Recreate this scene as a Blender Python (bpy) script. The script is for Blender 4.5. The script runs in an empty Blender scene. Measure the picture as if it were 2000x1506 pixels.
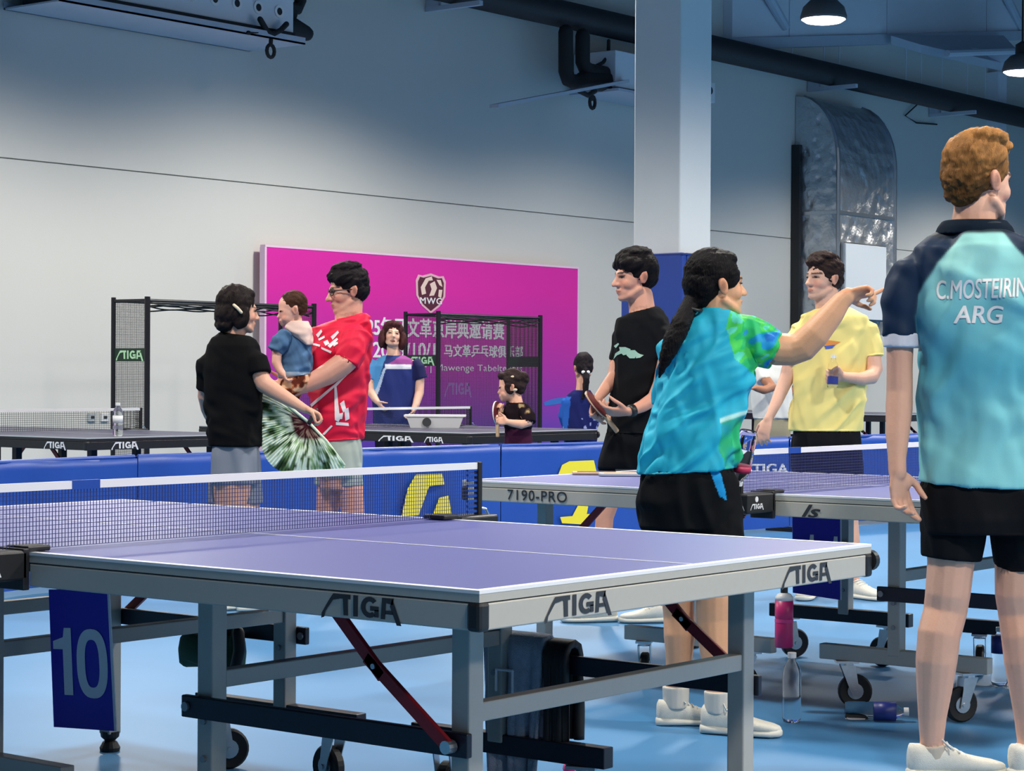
import bpy, bmesh, math, random
import numpy as np
from mathutils import Vector, Matrix
from mathutils.bvhtree import BVHTree

random.seed(7)
RNG = np.random.RandomState(11)
SC = bpy.context.scene
COL = SC.collection
PI = math.pi

# ---------------------------------------------------------------- camera
CAM = Vector((-3.169, -2.576, 1.172))
YAW, PITCH, ROLL, FPX = 0.6679, -0.005, 0.0055, 4199.5
FW = Vector((math.cos(YAW) * math.cos(PITCH), math.sin(YAW) * math.cos(PITCH), math.sin(PITCH)))
_r0 = Vector((math.sin(YAW), -math.cos(YAW), 0.0))
_u0 = _r0.cross(FW)
RT = _r0 * math.cos(ROLL) + _u0 * math.sin(ROLL)
UP = -_r0 * math.sin(ROLL) + _u0 * math.cos(ROLL)
cd = bpy.data.cameras.new('camera')
cd.sensor_fit = 'HORIZONTAL'
cd.sensor_width = 36.0
cd.lens = FPX / 2000.0 * 36.0
cd.clip_start, cd.clip_end = 0.05, 200
cam = bpy.data.objects.new('camera', cd)
COL.objects.link(cam)
cam.matrix_world = Matrix(((RT.x, UP.x, -FW.x, CAM.x), (RT.y, UP.y, -FW.y, CAM.y), (RT.z, UP.z, -FW.z, CAM.z), (0, 0, 0, 1)))
SC.camera = cam

# ---------------------------------------------------------------- world, exposure, hall lamps
SC.view_settings.view_transform = 'Standard'
SC.view_settings.look = 'None'
SC.view_settings.exposure = 0.0
SC.view_settings.gamma = 1.0
SC.view_settings.use_curve_mapping = False
w = bpy.data.worlds.new('world')
SC.world = w
w.use_nodes = True
w.node_tree.nodes['Background'].inputs[0].default_value = (0.20, 0.30, 0.5, 1)
w.node_tree.nodes['Background'].inputs[1].default_value = 0.05
LAMP_W = 780.0
LAMP_Z = 4.95
LAMP_Y = (9.05, 3.25, -2.55, -8.35)
LAMP_X = (-2.7, 2.2, 7.1, 12.0, 16.9, 21.8, 26.7)
for ly in LAMP_Y:
    for lx in LAMP_X:
        if lx < 0 and ly > -2:
            continue
        if ly == -2.55:
            lx += 2.35   # unseen row, shifted half a bay to light the teal man's back
        ld = bpy.data.lights.new('hall_lamp', 'SPOT')
        ld.spot_size = math.radians(150)
        ld.spot_blend = 0.45
        ld.shadow_soft_size = 0.28
        ld.energy = LAMP_W
        ld.color = (1.0, 0.95, 0.865)
        lo = bpy.data.objects.new('hall_lamp', ld)
        lo.location = (lx, ly, LAMP_Z)
        COL.objects.link(lo)


def pix(u, v, d):
    """world point seen at picture position (u, v) at distance d along the view axis"""
    return CAM + d * (FW + RT * ((u - 1000.0) / FPX) - UP * ((v - 753.0) / FPX))


def pixz(u, v, z):
    r = FW + RT * ((u - 1000.0) / FPX) - UP * ((v - 753.0) / FPX)
    return CAM + r * ((z - CAM.z) / r.z)


def pixy(u, v, y):
    r = FW + RT * ((u - 1000.0) / FPX) - UP * ((v - 753.0) / FPX)
    return CAM + r * ((y - CAM.y) / r.y)


# ---------------------------------------------------------------- materials
def lin(c):
    return tuple((x / 12.92 if x <= 0.04045 else ((x + 0.055) / 1.055) ** 2.4) for x in c)


def rgb(r, g, b):
    return lin((r / 255.0, g / 255.0, b / 255.0))


def mat(name, col, rough=0.5, metal=0.0, spec=0.5, noise=0.0, nscale=30.0, bump=0.0, bscale=200.0, emit=0.0, trans=0.0,
        coat=0.0, alpha=1.0, attr=False, stretch=None):
    m = bpy.data.materials.new(name)
    m.use_nodes = True
    nt = m.node_tree
    b = nt.nodes['Principled BSDF']
    b.inputs['Base Color'].default_value = (*col, 1)
    b.inputs['Roughness'].default_value = rough
    b.inputs['Metallic'].default_value = metal
    b.inputs['Specular IOR Level'].default_value = spec
    b.inputs['Transmission Weight'].default_value = trans
    b.inputs['Coat Weight'].default_value = coat
    b.inputs['Alpha'].default_value = alpha
    src = None
    tc = nt.nodes.new('ShaderNodeTexCoord')
    vec = tc.outputs['Object']
    if stretch:
        mp = nt.nodes.new('ShaderNodeMapping')
        mp.inputs['Scale'].default_value = stretch
        nt.links.new(vec, mp.inputs['Vector'])
        vec = mp.outputs['Vector']
    if attr:
        a = nt.nodes.new('ShaderNodeVertexColor')
        a.layer_name = 'Col'
        src = a.outputs['Color']
        nt.links.new(src, b.inputs['Base Color'])
    if noise > 0:
        n = nt.nodes.new('ShaderNodeTexNoise')
        n.inputs['Scale'].default_value = nscale
        n.inputs['Detail'].default_value = 4
        nt.links.new(vec, n.inputs['Vector'])
        mr = nt.nodes.new('ShaderNodeMapRange')
        mr.inputs['To Min'].default_value = 1 - noise
        mr.inputs['To Max'].default_value = 1 + noise
        nt.links.new(n.outputs['Fac'], mr.inputs['Value'])
        mx = nt.nodes.new('ShaderNodeMix')
        mx.data_type = 'RGBA'
        mx.blend_type = 'MULTIPLY'
        mx.inputs[0].default_value = 1.0
        if src:
            nt.links.new(src, mx.inputs[6])
        else:
            mx.inputs[6].default_value = (*col, 1)
        nt.links.new(mr.outputs['Result'], mx.inputs[7])
        nt.links.new(mx.outputs[2], b.inputs['Base Color'])
    if bump > 0:
        n2 = nt.nodes.new('ShaderNodeTexNoise')
        n2.inputs['Scale'].default_value = bscale
        n2.inputs['Detail'].default_value = 3
        nt.links.new(vec, n2.inputs['Vector'])
        bp = nt.nodes.new('ShaderNodeBump')
        bp.inputs['Strength'].default_value = bump
        bp.inputs['Distance'].default_value = 0.01
        nt.links.new(n2.outputs['Fac'], bp.inputs['Height'])
        nt.links.new(bp.outputs['Normal'], b.inputs['Normal'])
    if emit > 0:
        b.inputs['Emission Color'].default_value = (*col, 1)
        b.inputs['Emission Strength'].default_value = emit
    return m


M = {}
M['wall'] = mat('wall_paint', (0.585, 0.585, 0.555), 0.8, noise=0.03, nscale=0.8, bump=0.05, bscale=60)
M['ceiling'] = mat('ceiling_paint', (0.10, 0.12, 0.16), 0.8)
M['deck'] = mat('metal_deck', (0.70, 0.72, 0.78), 0.5, noise=0.05, nscale=2)
M['steel_light'] = mat('painted_steel', (0.45, 0.50, 0.58), 0.45, noise=0.05, nscale=5)
M['pipe'] = mat('pipe_lagging', (0.018, 0.017, 0.02), 0.6, noise=0.2, nscale=8, bump=0.2, bscale=20)
M['foam'] = mat('black_foam', (0.012, 0.012, 0.014), 0.8)
M['unit'] = mat('unit_enamel', (0.70, 0.74, 0.80), 0.45)
M['dark'] = mat('dark_opening', (0.01, 0.012, 0.02), 0.7)
M['column'] = mat('column_paint', (0.72, 0.74, 0.73), 0.7, noise=0.03, nscale=3, bump=0.05, bscale=40)
M['pad'] = mat('blue_vinyl', (0.012, 0.05, 0.30), 0.5, noise=0.06, nscale=4, bump=0.05, bscale=30)
M['pad2'] = mat('blue_vinyl_seam', (0.008, 0.03, 0.2), 0.5)
M['silver'] = mat('silver_enamel', (0.42, 0.41, 0.38), 0.42, metal=0.15, noise=0.03, nscale=40, bump=0.03, bscale=500)
M['apron'] = mat('apron_alloy', (0.50, 0.475, 0.42), 0.45, metal=0.1, noise=0.03, nscale=60, bump=0.02, bscale=600)
M['top'] = mat('table_top_blue', (0.088, 0.100, 0.34), 0.38, spec=0.6, noise=0.02, nscale=6, bump=0.02, bscale=900)
M['topdark'] = mat('table_top_dark', (0.035, 0.035, 0.08), 0.35, spec=0.6)
M['white'] = mat('white_line', (0.82, 0.83, 0.86), 0.5)
M['whiteplastic'] = mat('white_plastic', (0.78, 0.79, 0.80), 0.4)
M['black'] = mat('black_plastic', (0.012, 0.012, 0.014), 0.45)
M['blackmetal'] = mat('black_metal', (0.010, 0.010, 0.014), 0.4, metal=0.2)
M['navymetal'] = mat('black_powder_coat', (0.010, 0.010, 0.022), 0.4)
M['red'] = mat('red_enamel', (0.30, 0.010, 0.018), 0.45, noise=0.08, nscale=20)
M['chrome'] = mat('zinc', (0.62, 0.64, 0.66), 0.28, metal=0.9, noise=0.1, nscale=60)
M['boltmetal'] = mat('dull_bolt', (0.30, 0.30, 0.31), 0.4, metal=0.6)
M['rubber'] = mat('black_rubber', (0.010, 0.010, 0.012), 0.6)
M['print'] = mat('dark_print', (0.03, 0.033, 0.04), 0.5)
M['printwhite'] = mat('white_print', (0.80, 0.80, 0.82), 0.5)
M['netcord'] = mat('net_cord', (0.03, 0.04, 0.16), 0.8)
M['netblack'] = mat('black_net_cord', (0.02, 0.022, 0.022), 0.8)
M['barrier'] = mat('barrier_cloth', (0.010, 0.066, 0.37), 0.42, noise=0.05, nscale=3, bump=0.25, bscale=6)
M['yellow'] = mat('yellow_print', (0.80, 0.68, 0.03), 0.5)
M['sign'] = mat('sign_blue', (0.034, 0.020, 0.52), 0.4)
M['signtext'] = mat('sign_text', (0.88, 0.88, 0.95), 0.5)
M['green'] = mat('dark_green_cloth', (0.02, 0.09, 0.05), 0.8, bump=0.2, bscale=40)
M['greenband'] = mat('dark_green_band', (0.006, 0.03, 0.016), 0.6)
M['printgreen'] = mat('pale_green_print', (0.45, 0.75, 0.45), 0.5)
M['towel'] = mat('towel_cloth', (0.42, 0.46, 0.56), 0.9, noise=0.25, nscale=60, bump=0.5, bscale=250)
M['whiteboard'] = mat('whiteboard', (0.75, 0.79, 0.82), 0.35)
M['glow'] = mat('lamp_lens', (1.0, 0.98, 0.95), 0.4, emit=9.0)
M['lampshell'] = mat('lamp_shell', (0.10, 0.10, 0.10), 0.5)
M['pink'] = mat('pink_enamel', (0.55, 0.02, 0.16), 0.4)
M['pinkhot'] = mat('pink_cloth', (0.7, 0.05, 0.25), 0.6)
M['clear'] = mat('clear_plastic', (0.93, 0.96, 0.98), 0.06, trans=1.0)
M['clear'].node_tree.nodes['Principled BSDF'].inputs['IOR'].default_value = 1.12
M['labelblue'] = mat('label_blue', (0.02, 0.035, 0.22), 0.4)
M['labelred'] = mat('label_red', (0.55, 0.03, 0.10), 0.4)
M['labelgrey'] = mat('label_grey', (0.45, 0.48, 0.5), 0.4)
M['skin'] = mat('skin', (0.5, 0.3, 0.2), 0.5, spec=0.35, attr=True, noise=0.06, nscale=40, bump=0.06, bscale=160)
M['cloth'] = mat('cloth', (0.5, 0.5, 0.5), 0.85, spec=0.08, attr=True, bump=0.06, bscale=300)
M['sheen'] = mat('sport_cloth', (0.5, 0.5, 0.5), 0.6, spec=0.22, attr=True, bump=0.06, bscale=400)
M['hair'] = mat('hair', (0.02, 0.02, 0.02), 0.55, spec=0.10, attr=True, bump=0.5, bscale=260, stretch=(1, 1, 0.2), noise=0.25, nscale=180)
M['shoe'] = mat('shoe_mesh', (0.74, 0.72, 0.64), 0.7, noise=0.08, nscale=80, bump=0.3, bscale=400)
M['sole'] = mat('shoe_sole', (0.70, 0.69, 0.62), 0.6)
M['lace'] = mat('shoe_lace', (0.75, 0.75, 0.72), 0.7)
M['eye'] = mat('eye', (0.02, 0.012, 0.01), 0.15)
M['wood'] = mat('pale_wood', (0.52, 0.36, 0.22), 0.5, noise=0.15, nscale=30)
M['redrubber'] = mat('dark_red_rubber', (0.10, 0.008, 0.016), 0.45)

# floor: blue sports vinyl with scuffs and a satin sheen
fm = mat('blue_sports_vinyl', (0.054, 0.205, 0.42), 0.45, spec=0.5, noise=0.10, nscale=1.3, bump=0.02, bscale=120)
M['floor'] = fm

# crumpled foil for the insulated duct
foil = bpy.data.materials.new('duct_foil')
foil.use_nodes = True
nt = foil.node_tree
b = nt.nodes['Principled BSDF']
b.inputs['Base Color'].default_value = (0.62, 0.64, 0.66, 1)
b.inputs['Metallic'].default_value = 0.78
b.inputs['Roughness'].default_value = 0.34
tc = nt.nodes.new('ShaderNodeTexCoord')
v1 = nt.nodes.new('ShaderNodeTexVoronoi')
v1.feature = 'SMOOTH_F1'
v1.inputs['Scale'].default_value = 6
n1 = nt.nodes.new('ShaderNodeTexNoise')
n1.inputs['Scale'].default_value = 4
n1.inputs['Detail'].default_value = 5
mx = nt.nodes.new('ShaderNodeMath')
mx.operation = 'ADD'
bp = nt.nodes.new('ShaderNodeBump')
bp.inputs['Strength'].default_value = 0.55
bp.inputs['Distance'].default_value = 0.10
nt.links.new(tc.outputs['Object'], v1.inputs['Vector'])
nt.links.new(tc.outputs['Object'], n1.inputs['Vector'])
nt.links.new(v1.outputs['Distance'], mx.inputs[0])
nt.links.new(n1.outputs['Fac'], mx.inputs[1])
nt.links.new(mx.outputs[0], bp.inputs['Height'])
nt.links.new(bp.outputs['Normal'], b.inputs['Normal'])
M['foil'] = foil


# ---------------------------------------------------------------- mesh helpers
class MB:
    """collects shapes, then links them as ONE mesh object"""

    def __init__(self):
        self.v, self.f, self.mi = [], [], []
        self.cur = 0

    def add(self, vs, fs):
        o = len(self.v)
        self.v += [tuple(p) for p in vs]
        self.f += [tuple(i + o for i in f) for f in fs]
        self.mi += [self.cur] * len(fs)
        return self

    def box(self, x0, x1, y0, y1, z0, z1, bev=0.0):
        if bev <= 0:
            vs = [(x, y, z) for x in (x0, x1) for y in (y0, y1) for z in (z0, z1)]
            return self.add(vs, [(0, 1, 3, 2), (4, 6, 7, 5), (0, 4, 5, 1), (2, 3, 7, 6), (0, 2, 6, 4), (1, 5, 7, 3)])
        bm = bmesh.new()
        bmesh.ops.create_cube(bm, size=1)
        bmesh.ops.scale(bm, vec=(x1 - x0, y1 - y0, z1 - z0), verts=bm.verts)
        bmesh.ops.translate(bm, vec=((x0 + x1) / 2, (y0 + y1) / 2, (z0 + z1) / 2), verts=bm.verts)
        bmesh.ops.bevel(bm, geom=bm.edges[:], offset=bev, segments=2, affect='EDGES', profile=0.5)
        return self.bm(bm)

    def obox(self, c, ax, ay, az, bev=0.0):
        """box centred at c with half-axis vectors"""
        c, ax, ay, az = Vector(c), Vector(ax), Vector(ay), Vector(az)
        if bev <= 0:
            vs = [c + ax * i + ay * j + az * k for i in (-1, 1) for j in (-1, 1) for k in (-1, 1)]
            return self.add(vs, [(0, 1, 3, 2), (4, 6, 7, 5), (0, 4, 5, 1), (2, 3, 7, 6), (0, 2, 6, 4), (1, 5, 7, 3)])
        t = MB().box(-ax.length, ax.length, -ay.length, ay.length, -az.length, az.length, bev)
        X, Y, Z = ax.normalized(), ay.normalized(), az.normalized()
        return self.add([c + X * p[0] + Y * p[1] + Z * p[2] for p in t.v], t.f)

    def bm(self, bm, M4=None):
        bm.verts.ensure_lookup_table()
        bm.verts.index_update()
        vs = [(M4 @ v.co if M4 else v.co.copy()) for v in bm.verts]
        fs = [[v.index for v in f.verts] for f in bm.faces]
        bm.free()
        return self.add(vs, fs)

    def loft(self, rings, caps=True):
        """rings: list of equal-length point lists"""
        n = len(rings[0])
        vs = [p for r in rings for p in r]
        fs = []
        for k in range(len(rings) - 1):
            for i in range(n):
                j = (i + 1) % n
                fs.append((k * n + i, k * n + j, (k + 1) * n + j, (k + 1) * n + i))
        if caps:
            c0 = sum((Vector(p) for p in rings[0]), Vector()) / n
            c1 = sum((Vector(p) for p in rings[-1]), Vector()) / n
            a = len(vs)
            vs += [c0, c1]
            m = (len(rings) - 1) * n
            for i in range(n):
                j = (i + 1) % n
                fs.append((j, i, a))
                fs.append((m + i, m + j, a + 1))
        return self.add(vs, fs)

    def tube(self, pts, rad, n=12, caps='flat', flat=1.0, ref=None):
        """tube through pts; rad is one radius or a list; flat scales the second axis"""
        pts = [Vector(p) for p in pts]
        k = len(pts)
        rad = [rad] * k if not hasattr(rad, '__len__') else list(rad)
        if caps == 'round':
            d0 = (pts[0] - pts[1]).normalized()
            d1 = (pts[-1] - pts[-2]).normalized()
            r0, r1 = rad[0], rad[-1]
            pts = [pts[0] + d0 * r0 * 0.92, pts[0] + d0 * r0 * 0.6] + pts + [pts[-1] + d1 * r1 * 0.6, pts[-1] + d1 * r1 * 0.92]
            rad = [r0 * 0.4, r0 * 0.8] + rad + [r1 * 0.8, r1 * 0.4]
            k = len(pts)
        rings = []
        nx = None
        for i in range(k):
            t = (pts[min(i + 1, k - 1)] - pts[max(i - 1, 0)]).normalized()
            if nx is None:
                r = Vector(ref) if ref is not None else (Vector((0, 0, 1)) if abs(t.z) < 0.9 else Vector((1, 0, 0)))
                nx = (r - t * r.dot(t)).normalized()
            else:
                nx = (nx - t * nx.dot(t)).normalized()
            ny = t.cross(nx)
            rings.append([pts[i] + nx * (math.cos(a) * rad[i]) + ny * (math.sin(a) * rad[i] * flat)
                          for a in [2 * PI * q / n for q in range(n)]])
        return self.loft(rings)

    def cyl(self, p0, p1, r, n=16):
        return self.tube([p0, p1], r, n)

    def lathe(self, base, axis, prof, n=20):
        """prof: list of (radius, height along axis)"""
        base, ax = Vector(base), Vector(axis).normalized()
        r = Vector((0, 0, 1)) if abs(ax.z) < 0.9 else Vector((1, 0, 0))
        x = (r - ax * r.dot(ax)).normalized()
        y = ax.cross(x)
        rings = [[base + ax * h + (x * math.cos(a) + y * math.sin(a)) * max(q, 1e-4) for a in [2 * PI * i / n for i in range(n)]]
                 for q, h in prof]
        return self.loft(rings)

    def ell(self, c, r, X=None, Y=None, Z=None, seg=20, rings=12):
        c = Vector(c)
        X = Vector(X) if X is not None else Vector((1, 0, 0))
        Y = Vector(Y) if Y is not None else Vector((0, 1, 0))
        Z = Vector(Z) if Z is not None else Vector((0, 0, 1))
        rr = []
        for k in range(rings + 1):
            th = -PI / 2 + PI * (k + 0.02 * (1 if k == 0 else 0) - 0.02 * (1 if k == rings else 0)) / rings
            ct, st = math.cos(th), math.sin(th)
            rr.append([c + X * (r[0] * ct * math.cos(a)) + Y * (r[1] * ct * math.sin(a)) + Z * (r[2] * st)
                       for a in [2 * PI * q / seg for q in range(seg)]])
        return self.loft(rr)

    def mesh(self, name):
        me = bpy.data.meshes.new(name)
        me.from_pydata(self.v, [], self.f)
        me.update()
        bm = bmesh.new()
        bm.from_mesh(me)
        bmesh.ops.recalc_face_normals(bm, faces=bm.faces)
        bm.to_mesh(me)
        bm.free()
        return me

    def build(self, name, material, parent=None, smooth=False, loc=None):
        me = self.mesh(name)
        for m in (material if isinstance(material, (list, tuple)) else [material]):
            me.materials.append(m)
        if any(self.mi):
            me.polygons.foreach_set('material_index', self.mi)
        if smooth:
            me.polygons.foreach_set('use_smooth', [True] * len(me.polygons))
        o = bpy.data.objects.new(name, me)
        COL.objects.link(o)
        if parent is not None:
            o.parent = parent
        if loc:
            o.location = loc
        return o


def tag(o, label=None, cat=None, group=None, kind=None):
    if label:
        o['label'] = label
    if cat:
        o['category'] = cat
    if group:
        o['group'] = group
    if kind:
        o['kind'] = kind
    return o


def empty(name, loc=(0, 0, 0), label=None, cat=None, group=None):
    o = bpy.data.objects.new(name, None)
    o.empty_display_size = 0.1
    o.location = loc
    COL.objects.link(o)
    return tag(o, label, cat, group)


def struct(mb, name, material, label, parent=None, smooth=False):
    o = mb.build(name, material, parent, smooth)
    if parent is None:
        o['kind'] = 'structure'
        o['label'] = label
    return o


def link_copy(o, parent, loc=None, rot=None):
    c = o.copy()
    COL.objects.link(c)
    c.parent = parent
    if loc is not None:
        c.location = loc
    if rot is not None:
        c.rotation_euler = rot
    return c


def smooth_by_angle(o, deg=40):
    me = o.data
    me.polygons.foreach_set('use_smooth', [True] * len(me.polygons))
    bm = bmesh.new()
    bm.from_mesh(me)
    for e in bm.edges:
        if len(e.link_faces) == 2 and e.calc_face_angle(0) > math.radians(deg):
            e.smooth = False
    bm.to_mesh(me)
    bm.free()


def text_shape(body, size=1.0, bold=0.0, shear=0.0, align='LEFT', space=1.0):
    """2-D outline mesh of a text in the built-in font: (verts, faces)"""
    c = bpy.data.curves.new('lettering', 'FONT')
    c.body, c.size, c.shear, c.align_x, c.space_character = body, 1.0, shear, align, space
    c.resolution_u = 6
    o = bpy.data.objects.new('lettering', c)
    m = bpy.data.meshes.new_from_object(o)
    vs = [(v.co.x * size, v.co.y * size, 0) for v in m.vertices]
    fs = [list(p.vertices) for p in m.polygons]
    if bold > 0:    # heavier strokes: the outline repeated a hair to each side
        n, v0, f0 = len(vs), vs, fs
        vs, fs = [], []
        for k, (dx, dy) in enumerate(((-bold, -bold / 2), (-bold, bold / 2), (0, 0), (bold, -bold / 2), (bold, bold / 2))):
            vs += [(p[0] + dx * size, p[1] + dy * size, k) for p in v0]
            fs += [[q + k * n for q in f] for f in f0]
    bpy.data.objects.remove(o)
    bpy.data.curves.remove(c)
    bpy.data.meshes.remove(m)
    return vs, fs


def fit(vs, w, h):
    """scale 2-D verts to a w x h box whose lower-left corner is the origin"""
    x0, x1 = min(p[0] for p in vs), max(p[0] for p in vs)
    y0, y1 = min(p[1] for p in vs), max(p[1] for p in vs)
    return [((p[0] - x0) / (x1 - x0) * w, (p[1] - y0) / (y1 - y0) * h, p[2] if len(p) > 2 else 0) for p in vs]


def put(vs, o, ex, ey):
    o, ex, ey = Vector(o), Vector(ex), Vector(ey)
    n = ex.cross(ey).normalized() * 0.0003    # each repeat of a bold outline lies a hair above the last
    return [o + ex * p[0] + ey * p[1] + n * (p[2] if len(p) > 2 else 0) for p in vs]


def stiga():
    """the slanted S, T, I, G, A mark in a unit-high box"""
    vs, fs = [], []

    def poly(p):
        o = len(vs)
        vs.extend(p)
        fs.append(list(range(o, o + len(p))))
    poly([(0.0, -0.22), (0.16, -0.16), (0.22, 0.12), (0.02, 0.02)])
    poly([(0.02, 0.02), (0.22, 0.12), (0.62, 0.70), (0.40, 0.68)])
    poly([(0.40, 0.68), (0.62, 0.70), (0.95, 0.76), (0.98, 1.0), (0.62, 1.0)])
    poly([(0.98, 1.0), (0.95, 0.78), (1.52, 0.78), (1.52, 1.0)])
    poly([(1.12, 0.78), (1.16, 0.0), (1.40, 0.0), (1.38, 0.78)])
    poly([(1.66, 0.0), (1.90, 0.0), (1.90, 1.0), (1.66, 1.0)])
    n = 14
    for k in range(n):
        a0, a1 = [math.radians(40 + 270 * q / n) for q in (k, k + 1)]
        c = (2.50, 0.5)
        ro, ri = (0.45, 0.5), (0.21, 0.27)
        poly([(c[0] + ri[0] * math.cos(a0), c[1] + ri[1] * math.sin(a0)), (c[0] + ro[0] * math.cos(a0), c[1] + ro[1] * math.sin(a0)),
              (c[0] + ro[0] * math.cos(a1), c[1] + ro[1] * math.sin(a1)), (c[0] + ri[0] * math.cos(a1), c[1] + ri[1] * math.sin(a1))])
    poly([(2.52, 0.34), (2.96, 0.34), (2.96, 0.56), (2.52, 0.56)])
    poly([(2.74, 0.05), (2.96, 0.05), (2.96, 0.40), (2.74, 0.40)])
    poly([(3.06, 0.0), (3.28, 0.0), (3.34, 1.0), (3.12, 1.0)])
    poly([(3.34, 1.0), (3.33, 0.76), (3.66, 0.70), (3.72, 1.0)])
    poly([(3.64, 1.0), (3.52, 0.62), (3.86, -0.24), (4.10, -0.24)])
    poly([(3.28, 0.24), (3.29, 0.42), (3.62, 0.42), (3.70, 0.24)])
    return [(p[0] / 4.1, p[1]) for p in vs], fs


def lettering(parent, o, ex, ey, w, h, material, shape=None, name='lettering'):
    vs, fs = shape if shape else stiga()
    vs = [(p[0] * w, p[1] * h) for p in vs] if shape is None else fit(vs, w, h)
    mb = MB()
    mb.add(put(vs, o, ex, ey), fs)
    return mb.build(name, material, parent)
# ================================================================ the hall
WY = 12.5
struct(MB().box(-12, 40, -14, WY + 0.3, -0.1, 0.0), 'floor', M['floor'], 'blue sports vinyl floor of the hall')
wall = struct(MB().box(-12, 40, WY + 0.03, WY + 0.3, 0, 8.0), 'wall_back', M['wall'], 'tall off-white hall wall behind the players')
for z0, z1 in ((0.0, 3.03), (3.042, 8.0)):
    for x0 in (-12, 1.0, 14.0, 27.0):
        MB().box(x0, x0 + 13.0, WY, WY + 0.03, z0, z1).build('wall_panel', M['wall'], wall)
struct(MB().box(-12.3, -12, -14, WY, 0, 8.0), 'wall_left', M['wall'], 'plain hall wall on the left')
struct(MB().box(40, 40.3, -14, WY, 0, 8.0), 'wall_right', M['wall'], 'plain hall wall on the right')
struct(MB().box(-12, 40, -14.3, -14, 0, 8.0), 'wall_front', M['wall'], 'plain hall wall behind the camera')
struct(MB().box(-12, 40, -14, WY, 8.0, 8.2), 'ceiling', M['ceiling'], 'dark hall ceiling above the lamps')

# sloping roof edge with deck panels above it, on the right of the back wall
ra = struct(MB().obox(((20.2 + 29.4) / 2, WY - 0.09, (5.43 + 6.72) / 2), (4.6, 0, 0.645), (0, 0.09, 0), (-0.012, 0, 0.07)), 'trim_1', M['steel_light'],
            'pale sloping steel edge along the top of the wall')
def roof_z(x):
    return 5.50 + (x - 20.2) * 1.29 / 9.2
for x0, x1 in ((20.3, 21.7), (21.72, 24.4), (24.42, 27.6), (27.62, 29.4)):
    p = MB()
    p.loft([[(x0, WY - 0.14, roof_z(x0)), (x1, WY - 0.14, roof_z(x1)), (x1, WY - 0.14, 7.9), (x0, WY - 0.14, 7.9)],
            [(x0, WY - 0.002, roof_z(x0)), (x1, WY - 0.002, roof_z(x1)), (x1, WY - 0.002, 7.9), (x0, WY - 0.002, 7.9)]])
    p.build('roof_panel', M['deck'], ra)
for u0, v0, u1, v1 in ((1497, -14, 1534, 52), (1962, -14, 1994, 52)):
    MB().cyl(pixy(u0, v0, WY - 0.24), pixy(u1, v1, WY - 0.17), 0.07, 10).build('strut', M['steel_light'], ra)
for u in (1548, 1610, 1640, 1770, 1800, 1840, 1890, 1925):
    a, bz = pixy(u, 80, WY - 0.01), pixy(u, 150, WY - 0.01)
    MB().box(a.x - 0.012, a.x + 0.012, WY - 0.012, WY - 0.001, 5.42, a.z - 0.05).build('seam', M['unit'], ra)
# folded steel work under the roof edge, far right
mb = MB()
p0, p1 = pixy(1770, 96, 12.0), pixy(1960, 128, 11.6)
mb.loft([[pixy(1740, 86, 12.2), pixy(1800, 104, 11.9), pixy(1955, 138, 11.5), pixy(1998, 126, 11.3), pixy(1960, 84, 12.2)],
         [q + Vector((0, 0, 0.12)) for q in (pixy(1740, 86, 12.2), pixy(1800, 104, 11.9), pixy(1955, 138, 11.5), pixy(1998, 126, 11.3), pixy(1960, 84, 12.2))]])
brk = mb.build('steel_bracket', M['steel_light'])
tag(brk, 'folded grey steel plate fixed under the sloping roof edge at far right', 'bracket')
MB().cyl(pixy(1850, 104, 11.55), pixy(1998, 99, 11.35), 0.05, 8).build('rod', M['steel_light'], brk)
MB().box(*(lambda a: (a.x, a.x + 0.3, a.y, WY, a.z - 1.2, a.z))(pixy(1950, 140, 12.3))).build('hanger', M['deck'], brk)

# lagged service pipe along the wall
PZ, PY = 5.28, WY - 0.34
pp = empty('service_pipe', (16, PY, PZ), 'thick black lagged pipe running along the wall above the duct', 'pipe')
MB().tube([(-8 - 16, 0, 0), (13, 0, 0), (23.8, 0, 0)], 0.155, 18).build('pipe', M['pipe'], pp, smooth=True)
for u, v in ((880, 12), (1620, 162), (1855, 217)):
    q = pixy(u, v, PY)
    b = MB().box(q.x - 16 - 0.03, q.x - 16 + 0.03, -0.42, 0.33, -0.215, -0.165)
    b.box(q.x - 16 - 0.02, q.x - 16 + 0.02, 0.15, 0.33, -0.165, 0.1)
    b.build('pipe_bracket', M['steel_light'], pp)
MB().tube([Vector(pixy(1800, 196, WY - 0.05)) - pp.location, Vector(pixy(1768, 226, WY - 0.04)) - pp.location,
           Vector(pixy(1790, 240, WY - 0.04)) - pp.location, Vector(pixy(1830, 243, WY - 0.04)) - pp.location], 0.012, 6).build('cable', M['foam'], pp)


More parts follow.
